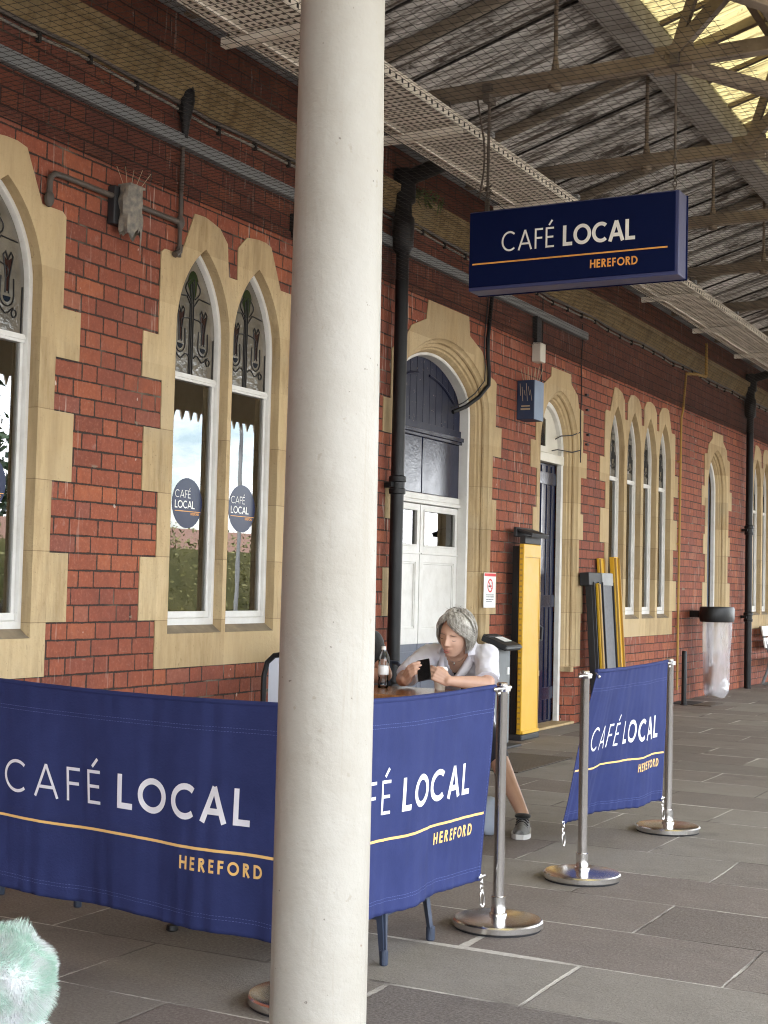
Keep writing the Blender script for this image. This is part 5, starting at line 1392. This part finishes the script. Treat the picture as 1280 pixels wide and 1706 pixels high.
    sho = remeshed(st, 'white_shirt', 'shirt', .007, 3, W, cut=cutshirt, solid=.003)
    # folds
    me = sho.data
    for v in me.vertices:
        c_ = v.co; k = noise.noise(V((c_.x*14, c_.y*9, c_.z*22)))*.009+noise.noise(V((c_.x*34+c_.z*30, c_.y*20, c_.z*14)))*.006
        v.co = c_+v.normal*k
    col = MB()
    for s in (1, -1):
        # shirt front edge turned back into a collar and lapel
        P = []
        for t in range(13):
            q = t/12
            e_ = V((-3.437+s*(.012+.082*q**.8), 7.335+.075*q+.03*q*q-.02*(1-q), .80+.185*q))
            w = .075*sin(pi*min(1, q*.8+.25))*(.35+.65*q)
            P.append([e_+V((0, -.012, .004)), e_+V((s*w*.55, -.016-.006*sin(q*9), -.010+.25*w)), e_+V((s*w, -.004, -.028+.15*w))])
        col.loft(P, closed=False)
    # stand collar round the back of the neck
    C = []
    for i in range(15):
        a = -2.35+4.7*i/14
        b = V((-3.43+.086*sin(a), 7.42+.075*cos(a), .985+.020*cos(a))); C.append([b+V((0, 0, -.02)), b+V((sin(a)*.006, cos(a)*.006, .030)), b+V((sin(a)*.030, cos(a)*.028, -.004)), b+V((sin(a)*.042, cos(a)*.04, -.030))])
    col.loft(C, closed=False)
    co = col.build('shirt_collar', 'shirt', W, fix=False, ang=180); q = co.modifiers.new('thickness', 'SOLIDIFY'); q.thickness = .003
    cf = MB()
    for s in (1, -1):
        ax = (el[s]-sh[s]).normalized(); b = sh[s].lerp(el[s], .80)
        cf.tube([b-ax*.012, b+ax*.004, b+ax*.022, b+ax*.024, b+ax*.0], [.066, .068, .066, .060, .058], 20, caps=False); cf.build('sleeve_cuff', 'shirt', W, fix=False); cf = MB()
    sho2 = MB()
    for s in (1, -1): sho2.capsule(hip[s]+V((0, .02, .0)), kn[s], .098, .067); sho2.capsule(kn[s], kn[s].lerp(an[s], .26), .067, .066)
    torso(sho2, [((-3.55, 7.81, .44), .175, .13, .1), ((-3.54, 7.79, .58), .163, .125, .3)])
    remeshed(sho2, 'shorts', 'short', .010, 3, W)
    nk = MB().use('chrome'); nk.tube([(-3.437+.055*sin(a), 7.372-.0*cos(a)+.02*abs(sin(a)), .945-.045*cos(a)) for a in [-1.2+2.4*i/12 for i in range(13)]], .0012, 5); nk.ball((-3.437, 7.364, .893), (.005, .003, .010), 8); nk.build('necklace', None, W)
    for s in (1, -1):
        shoe(an[s], V((.30, -.95, 0)) if s == 1 else V((0, -1, 0)), W)
    return W
def shoe(ank, d, par):
    d = d.normalized(); sd = Vector((-d.y, d.x, 0)); o = Vector((ank.x, ank.y, 0)); m = MB()
    st = [(-.075, .030, .075), (-.05, .038, .085), (0, .040, .082), (.06, .044, .062), (.11, .048, .048), (.16, .043, .040), (.19, .026, .030)]
    rings = []
    for t, w, h in st:
        c = o+d*t; rings.append([c+sd*w*cos(a)*(1-.25*max(0, sin(a)))+Vector((0, 0, .022+h*max(0, sin(a)))) for a in [pi*i/10 for i in range(11)]]+[c-sd*w*.9+Vector((0, 0, .022)), c+sd*w*.9+Vector((0, 0, .022))])
    m.loft(rings, caps=True); sh_ = m.build('shoe', 'shoe', par, ang=60)
    m = MB(); m.loft([[o+d*t+sd*w*1.08*q+Vector((0, 0, z)) for q, z in ((-1, .003), (-1.02, .028), (1.02, .028), (1, .003))] for t, w, h in [(-.082, .024, 0)]+st+[(.198, .018, 0)]], caps=True); m.build('sole', 'sole', sh_)
    m = MB()
    for i in range(5):
        c = o+d*(.03+.022*i); h = .094-.010*i; m.tube([c+sd*(.034*q)+Vector((0, 0, h-.022*q*q+.006)) for q in (-1, -.5, 0, .5, 1)], .0035, 5)
    m.ball(o+d*.02+Vector((0, 0, .100)), (.045, .045, .018), 12); m.build('laces', 'btop', sh_)
woman()
# phone in her hands
ph = MB(); pc = Vector((-3.434, 6.972, .872)); Rp = Matrix.Rotation(radians(8), 3, 'Z') @ Matrix.Rotation(radians(-40), 3, 'X') @ Matrix.Rotation(radians(-17), 3, 'Y')
ph.box(pc, (.073, .009, .145), Rp); o = ph.build('mobile_phone', 'phone', None, bevel=.004, seg=3)
tag(o, 'black mobile phone held up in both hands by the grey haired woman', 'phone')
def man():
    W = thing('person', 'person in a black short sleeved top seated mostly behind the white column', 'person', (-4.2, 7.7, 0)); V = Vector
    b = MB(); cx = -4.32
    tor = [((cx, 7.82, .46), .17, .13, .1), ((cx, 7.80, .60), .16, .12, .25), ((cx, 7.74, .76), .165, .115, .4), ((cx, 7.67, .90), .185, .115, .55), ((cx, 7.63, .98), .17, .09, .6), ((cx, 7.60, 1.02), .09, .065, .6)]
    torso(b, tor); hc_ = V((cx, 7.50, 1.19)); b.capsule((cx, 7.60, 1.0), (cx, 7.54, 1.10), .06, .055)
    sh = {1: V((cx+.20, 7.62, .985)), -1: V((cx-.20, 7.62, .985))}; el = {1: V((-3.90, 7.40, .805)), -1: V((cx-.27, 7.38, .80))}; wr = {1: V((-4.02, 7.18, .79)), -1: V((cx-.10, 7.17, .79))}
    for s in (1, -1):
        b.capsule((cx, 7.62, .98), sh[s], .06, .06); b.capsule(sh[s], el[s], .056, .046); b.capsule(el[s], el[s].lerp(wr[s], .35), .045, .046); b.capsule(el[s].lerp(wr[s], .35), wr[s], .046, .029)
        hand(b, wr[s], (-s*.7, -.6, .0), (0, -.3, -.6) if False else (-.3*s, .5, 0), (0, 0, 1), (.25, .3, .2), thumb=((-.034, .020, .0), (-.044, .052, .0), (-.036, .080, .0)))
        hp = V((cx+s*.095, 7.78, .50)); kn = V((cx+s*.13, 7.32, .52)); an = V((cx+s*.12, 7.36, .1)); b.capsule(hp, kn, .09, .06); b.capsule(kn, an, .058, .036)
        shoe(an, V((s*.1, -1, 0)), W)
    head_shape(b, hc_, Matrix.Rotation(radians(14), 3, 'X'), 1.06); remeshed(b, 'body', 'skin2', .0055, 3, W)
    t = MB(); torso(t, [(c, a+.014, d+.014, q) for c, a, d, q in tor[:5]]+[((cx, 7.60, 1.03), .075, .07, .6)])
    for s in (1, -1): t.capsule((cx, 7.62, .98), sh[s], .068, .072); t.capsule(sh[s], sh[s].lerp(el[s], .6), .074, .070)
    remeshed(t, 'black_tshirt', 'btop', .009, 3, W)
    t = MB()
    for s in (1, -1): t.capsule((cx+s*.095, 7.78, .50), (cx+s*.13, 7.32, .52), .10, .072); t.capsule((cx+s*.13, 7.32, .52), (cx+s*.12, 7.36, .16), .070, .058)
    torso(t, [((cx, 7.82, .44), .18, .14, .1), ((cx, 7.80, .58), .17, .13, .2)]); remeshed(t, 'trousers', 'short', .011, 3, W)
    h = MB(); h.grid(lambda u, v: hc_+V((.090*sin((1.85 if cos(2*pi*u) < .3 else 1.0)*v+.001)*sin(2*pi*u), .016-.110*sin((1.85 if cos(2*pi*u) < .3 else 1.0)*v+.001)*cos(2*pi*u), .132*cos((1.85 if cos(2*pi*u) < .3 else 1.0)*v)))*1., 30, 14); h.build('hair', 'hair2', W, fix=False, ang=180)
man()
# ================================================================== THINGS ALONG THE WALL
# folded yellow wheelchair ramp
rm = thing('wheelchair_ramp', 'tall folded yellow wheelchair ramp standing upright by the navy door', 'ramp', (-4.72, 11.72, 0))
rx, y0, y1 = -4.745, 11.57, 11.97
MB().span(rx-.045, rx, y0, y1, .055, 1.72).build('outer_leaf', 'yellow', rm, bevel=.006)
MB().span(rx-.115, rx-.055, y0+.015, y1-.02, .055, 1.70).build('wall_gap_shadow', 'black', rm, bevel=.005)  # black slab standing in for the shadow between ramp and wall
m = MB()
for i in range(34): m.span(rx-.036, rx-.012, y0-.004, y0-.0005, .09+i*.048, .106+i*.048)
m.span(rx+.001, rx+.003, y0+.03, y1-.02, 1.60, 1.606); m.span(rx+.0005, rx+.004, y1-.030, y1-.022, .08, 1.60)
m.build('rivet_strip', 'yellow2', rm)
m = MB().use('yellow').span(rx+.001, rx+.012, y0+.01, y1-.01, .056, .085); m.build('toe_plate', None, rm, bevel=.003)
m = MB(); m.span(rx-.13, rx+.006, y0+.0, y1+.02, .0, .052); m.build('rubber_foot', 'rubber', rm, bevel=.01)
m = MB(); m.span(rx-.05, rx+.002, y0+.02, y1-.03, 1.722, 1.79); m.build('hinge_block', 'rubber', rm, bevel=.004)
m = MB(); Rr = Matrix.Rotation(radians(18), 3, 'Y')
m.box((rx-.01, (y0+y1)/2+.02, 1.825), (.15, .40, .022), Rr); m.box((rx-.095, (y0+y1)/2+.01, 1.825), (.03, .40, .085)); m.box((rx+.058, (y0+y1)/2+.02, 1.795), (.012, .40, .04), Rr); m.build('end_flap', 'rubber', rm, bevel=.006)
m = MB(); m.tube([(rx-.02, y1+.002, .86), (rx-.0, y1+.045, .87), (rx-.0, y1+.05, .98), (rx-.02, y1+.002, 1.0)], .014, 8); m.build('carry_handle', 'rubber', rm)
m = MB(); m.span(rx-.03, rx-.005, y1, y1+.016, 1.05, 1.30); m.build('latch', 'yellow', rm, bevel=.004)
# second ramp: grey boards between yellow frames leaning under the four light window
bx = -4.66
def leaning(name, label, cat, y, w, x0, th, h, mat, tilt, dy=0., cap=None, cw=0):
    o = thing(name, label, cat, (x0, y, 0)); R = Matrix.Rotation(radians(tilt), 3, 'Y') @ Matrix.Rotation(radians(dy), 3, 'X')
    b = Vector((x0, y, .02)); m = MB(); m.box(b+R @ Vector((0, 0, h/2)), (th, w, h), R); m.build('board', mat, o, bevel=.006)
    if cap:
        m = MB(); m.box(b+R @ Vector((0.0, 0, h+.02)), (th+.03, cw or w+.01, .13), R); m.build('end_cap', cap, o, bevel=.006)
    for s in (-1, 1):
        m = MB(); m.box(b+R @ Vector((th*.3, s*(w/2-.012), h/2)), (th+.012, .016, h-.02), R); m.build('edge_rail', 'yellow2' if mat == 'yellow' else 'rubber', o, bevel=.002)
    return o
leaning('ramp_section', 'dark folded ramp section with a wide black end cap leaning on the brick wall', 'ramp section', 13.62, .16, -4.76, .07, 1.40, 'rubber', -4, 0, 'rubber', .38)
leaning('folded_board', 'grey gritted ramp board leaning between the yellow rails', 'ramp board', 13.97, .35, -4.735, .04, 1.40, 'grey', -4, 0, 'soffit', .34)
leaning('ramp_rail', 'yellow ramp rail leaning at the right of the grey board, tallest of the stack', 'rail', 14.22, .14, -4.71, .05, 1.66, 'yellow', -4, 0)
leaning('ramp_rail', 'thin yellow ramp rail leaning between the black section and the grey board', 'rail', 13.64, .045, -4.70, .03, 1.38, 'yellow', -4, 0)
leaning('ramp_rail', 'yellow ramp rail leaning behind the grey board, only its top showing', 'rail', 14.02, .15, -4.79, .03, 1.64, 'yellow', -4, 0)
# grey stand with a black terminal
kd = thing('terminal_stand', 'grey stand with a sloping black terminal behind the seated woman', 'terminal', (-4.72, 10.95, 0))
MB().span(-4.78, -4.70, 10.82, 11.20, .02, .82).build('stand', 'trunk', kd, bevel=.012)
MB().span(-4.88, -4.60, 10.80, 11.24, 0, .02).build('foot_plate', 'rubber', kd, bevel=.004)
Rk = Matrix.Rotation(radians(20), 3, 'Y')
MB().box((-4.70, 11.0, .87), (.24, .32, .05), Rk).box((-4.79, 11.0, .91), (.06, .27, .05), Rk).build('terminal_case', 'rubber', kd, bevel=.01)
MB().box((-4.69, 11.02, .9005), (.09, .15, .004), Rk).build('screen', 'paper', kd)
MB().box((-4.585, 11.0, .835), (.016, .32, .012), Rk).build('front_lip', 'trunk', kd)
m = MB()
for z in (.44, .6): m.span(-4.699, -4.69, 11.12, 11.16, z, z+.06)
m.build('data_sticker', 'paper', kd)
# rubbish bag on a wall hoop
rb = thing('rubbish_bag', 'clear rubbish bag of litter hanging from a black wall hoop by the far downpipe', 'litter bin', (-4.62, 18.15, .05))
yc, xc = 17.52, -4.60
def ringp(t, r1=.19, r2=.32): return Vector((xc+r1*cos(t), yc+r2*sin(t), 0))
m = MB(); m.loft([[ringp(t)*s_+Vector((xc, yc, 0))*(1-s_)+Vector((0, 0, z)) for t in [2*pi*i/32 for i in range(32)]] for s_, z in ((1.02, .97), (1.06, 1.0), (1.06, 1.13), (1.02, 1.155), (.95, 1.15), (.95, .98))]); m.build('hoop_band', 'black', rb, ang=40)
MB().span(-D, xc-.15, yc-.03, yc+.03, 1.02, 1.10).build('wall_bracket', 'black', rb)
def bagf(u, v):
    t = 2*pi*u; k = (.88-.06*v)*(1+.05*sin(5*t+v*3)+.05*noise.noise(Vector((cos(t)*2, sin(t)*2, v*3)))); k *= (1-.18*max(0, (v-.93)*14)**2)
    return Vector((xc+.19*k*cos(t)*(1-.10*v)+.01*v, yc+.33*k*sin(t)*(1-.04*v)-.02*v, 1.02-.96*v+(.015*sin(t*3) if v > .97 else 0)))
m = MB(); m.grid(bagf, 48, 30); m.build('clear_bag', 'bag', rb, fix=False, ang=180)
for i, (mat, p, s_) in enumerate((('kraft', (0, -.03, .52), (.06, .14, .10)), ('litter', (.02, -.10, .36), (.12, .12, .10)), ('kraft', (.04, .06, .38), (.10, .18, .05)), ('litter', (0, -.14, .28), (.12, .12, .12)), ('cup', (.06, .04, .24), (.09, .09, .12)), ('cup', (.05, .12, .16), (.10, .12, .12)), ('litter', (.0, .02, .30), (.12, .2, .08)))):
    m = MB().use(mat); Rq = Matrix.Rotation(.5*i, 3, 'X') @ Matrix.Rotation(.4*i+.3, 3, 'Z')
    m.ball(Vector((xc, yc, 0))+Vector(p), tuple(k*.85 for k in s_), 9, Rq) if mat == 'litter' else m.box(Vector((xc, yc, 0))+Vector(p), s_, Rq); m.build('litter_item', None, rb)
# short black stub post and drain
m = MB(); m.lathe([(.045, 0), (.045, .01), (.030, .012), (.030, .62), (.024, .635)], (-4.72, 16.52, 0), 16); o = m.build('stub_post', 'black', None); tag(o, 'short slim black post standing at the foot of the yellow pipe', 'post')
m = MB().use('grate').span(-4.62, -4.40, 16.55, 17.15, .004, .008); m.use('hole').span(-4.92, -4.64, 16.58, 17.1, .004, .007); o = m.build('drain_cover', None, smooth=False); tag(o, 'dark drain opening in the paving below the clear rubbish bag', 'drain')
gm = MB().use('hole').span(-4.45, -3.93, 9.55, 10.66, .003, .006).use('grate')
for i in range(26): gm.span(-4.45+.0205*i, -4.444+.0205*i, 9.55, 10.66, .0065, .011)
for i in range(52): gm.span(-4.45, -3.93, 9.55+.0215*i, 9.556+.0215*i, .0062, .0105)
o = gm.build('floor_grating', None, smooth=False); tag(o, 'brown iron floor grating set in the paving before the doors', 'grating')
# bench at the far right
bn = thing('platform_bench', 'white slatted bench with black scrollwork cast iron ends at the far wall', 'bench', (-4.55, 21.4, 0))
m = MB()
for k in range(2):
    z = .60+.17*k
    m.box((-4.76+.03*k*-1, 21.75, z+.02), (.025, 2.0, .15), Matrix.Rotation(radians(-10), 3, 'Y'))
m.build('back_rest', 'white', bn, bevel=.006)
m = MB()
for k in range(4): m.span(-4.70+.11*k, -4.61+.11*k, 20.75, 22.75, .43, .455)
m.build('seat', 'litter', bn, bevel=.005)
for y in (20.85, 22.65):
    m = MB(); m.tube([(-4.84, y, .86), (-4.76, y, .62), (-4.70, y, .45), (-4.72, y, .25), (-4.80, y, .04)], .022, 8); m.tube([(-4.80, y, .03), (-4.3, y, .03)], .02, 8); m.tube([(-4.28, y, .03), (-4.34, y, .22), (-4.27, y, .44)], .022, 8)
    fr = m.build('bench_end', 'trunk', bn)
    m = MB()
    for c_, r_ in (((-4.55, .27), .10), ((-4.45, .15), .07), ((-4.60, .13), .06)):
        m.tube([(c_[0]+r_*(1-t/14*.8)*cos(t*.75), y, c_[1]+r_*(1-t/14*.8)*sin(t*.75)) for t in range(14)], .012, 6)
    m.build('scroll', 'black', fr)
# pale cloth bag beside the woman's chair
m = MB(); m.ball((-3.085, 7.10, .10), (.055, .09, .10), 18); o = m.build('cloth_bag', 'jean', None)
for v in o.data.vertices: v.co += v.normal*.02*noise.noise(v.co*14); v.co.z = max(.002, v.co.z)
tag(o, 'soft pale blue bag on the paving behind the nearest steel post', 'bag')
# ================================================================== MINT PLUSH TOY, NEAR LEFT CORNER
def cam_pt(px, py, depth): return EYE+RT*((px-640)/2366*depth)-UP*((py-853)/2366*depth)-BK*depth
toy = thing('plush_toy', 'fluffy pale mint green soft toy in the near left corner', 'soft toy', (0, 0, 0))
hd = cam_pt(3, 1632, 3.3); toy.location = (hd.x, hd.y, 0)
HR = .126
m = MB(); m.ball(hd, HR*.9, 24); m.ball((hd.x, hd.y, (hd.z-.05)/2), (.14, .13, (hd.z-.05)/2), 20)
for s in (-1, 1): m.ball((hd.x+s*.09, hd.y-.12, .05), (.055, .09, .05), 14); m.ball((hd.x+s*.13, hd.y-.05, .22), (.04, .05, .09), 14)
m.build('body', 'fur', toy)
rnd = random.Random(11); fm = MB()
def tuft(p, n, L, w):
    t = n.cross(Vector((rnd.uniform(-1, 1), rnd.uniform(-1, 1), rnd.uniform(-1, 1)))).normalized()
    sw = Vector((noise.noise(p*16), noise.noise(p*16+Vector((9, 0, 0))), noise.noise(p*16+Vector((0, 9, 0)))-.15))*.9
    a = p-n*.004; prev = None; vs = []
    for j in range(4):
        q = j/3; c_ = a+n*L*q+sw*L*q*q*.9; ww = w*(1-q*.95); vs += [c_-t*ww, c_+t*ww]
    fm.add(vs, [(0, 1, 3, 2), (2, 3, 5, 4), (4, 5, 7, 6)])
for i in range(26000):
    d = Vector((rnd.gauss(0, 1), rnd.gauss(0, 1), rnd.gauss(0, 1))).normalized()
    p = hd+d*HR*.89*(1+.05*noise.noise(d*4)); tuft(p, d, rnd.uniform(.014, .030), rnd.uniform(.0006, .0013))
for i in range(7000):
    d = Vector((rnd.gauss(0, 1), rnd.gauss(0, 1), rnd.gauss(0, 1))).normalized()
    p = Vector((hd.x, hd.y, (hd.z-.05)/2))+Vector((d.x*.14, d.y*.13, d.z*(hd.z-.05)/2))
    if p.z > .02: tuft(p, d, rnd.uniform(.012, .026), rnd.uniform(.0008, .0016))
fm.build('fur', 'fur', toy, fix=False, ang=180)
# ================================================================== BEYOND THE TRACKS (seen reflected in the panes)
mb = MB(); mb.span(9.0, 13.0, -8, 70, -1.0, 0.0); struct(mb.build('far_platform', 'concrete', smooth=False))
m = MB().use('pipe')
for x in (4.6, 6.03): m.span(x-.035, x+.035, -20, 90, -.95, -.80)
o = struct(m.build('rails', None, smooth=False)); 
def foliage(m, c, rad, n, size, rnd, shell=.55, cone=0.):
    for i in range(n):
        d = Vector((rnd.gauss(0, 1), rnd.gauss(0, 1), rnd.gauss(0, 1))).normalized(); r = shell+(1-shell)*rnd.random()
        k = 1+.28*noise.noise(d*2.3+Vector(c)*.3)
        z = d.z*r
        tp = (1-cone*(z+1)/2)
        p = Vector(c)+Vector((d.x*rad[0]*r*k*tp, d.y*rad[1]*r*k*tp, z*rad[2]))
        if noise.noise(p*.9) < -.32: continue
        a = Vector((rnd.uniform(-1, 1), rnd.uniform(-1, 1), rnd.uniform(-1, 1))).normalized(); b = a.cross(d).normalized(); s_ = size*rnd.uniform(.5, 1.2)
        m.add([p-b*s_*.4, p+a*s_, p+b*s_*.4, p-a*s_*.6], [(0, 1, 2, 3)])
rnd = random.Random(5)
hg = MB()
hg.span(13.5, 14.1, 3, 50, -1, 2.2)
for i in range(26): foliage(hg, (13.8+rnd.uniform(-.3, .3), 4+i*1.7, 1.25), (1.0, 1.3, 1.75), 1100, .085, rnd)
o = hg.build('far_hedge', 'hedge', None, smooth=False, fix=False); tag(o, 'straggly green brown hedge beyond the tracks, seen only in the window reflections', 'hedge')
def tree(x, y, h, r, mat, label, cone=.0):
    t = thing('tree', label, 'tree', (x, y, -1)); m = MB(); m.tube([(x, y, -1), (x+.1, y, h*.35), (x, y+.1, h*.8)], [.28, .2, .05], 8); m.build('trunk', 'bark', t)
    m = MB()
    if cone:
        for k in range(7): foliage(m, (x, y, h*(.30+.65*k/7)), (r*(1.05-.85*k/7),)*2+(h*.09,), 260, .34, rnd)
    else:
        for k in range(9): foliage(m, (x+rnd.uniform(-.6, .6)*r, y+rnd.uniform(-.6, .6)*r, h*rnd.uniform(.45, .85)), (r*.55, r*.55, h*.2), 260, .32, rnd)
    m.build('crown', mat, t, smooth=False, fix=False)
tree(24, 34.5, 10.0, 2.4, 'conifer', 'dark conifer beyond the tracks reflected in the second window', .8)
tree(22, 40, 7.0, 2.0, 'conifer', 'smaller dark conifer beyond the tracks reflected beside the taller one', .8)
tree(20, 27, 6.0, 2.2, 'hedge', 'round leafy tree beyond the tracks seen only in reflections')
hs = thing('brick_house', 'low brown roofed brick building beyond the tracks seen only in reflections', 'building', (19, 38, -1))
MB().span(17.5, 21, 20, 60, -1, 2.0).build('wall', 'tile', hs, smooth=False)
m = MB(); m.fill([(17.2, 2.0), (21.3, 2.0), (19.25, 3.1)], [], lambda a, b, d: Vector((a, d, b)), 19.7, 60.3); m.build('roof', 'tile', hs, smooth=False)
lp = thing('platform_lamp', 'slim platform lamp post beyond the tracks reflected in the second window', 'lamp post', (10.2, 30.2, 0))
MB().tube([(10.2, 30.2, 0), (10.2, 30.2, 6.4)], [.06, .045], 10).build('mast', 'trunk', lp)
MB().span(9.7, 10.7, 29.6, 29.85, 5.55, 5.66).span(10.05, 10.35, 30.0, 30.4, 6.3, 6.6).build('lamp_head', 'paper', lp)
print('objects', len(bpy.data.objects))
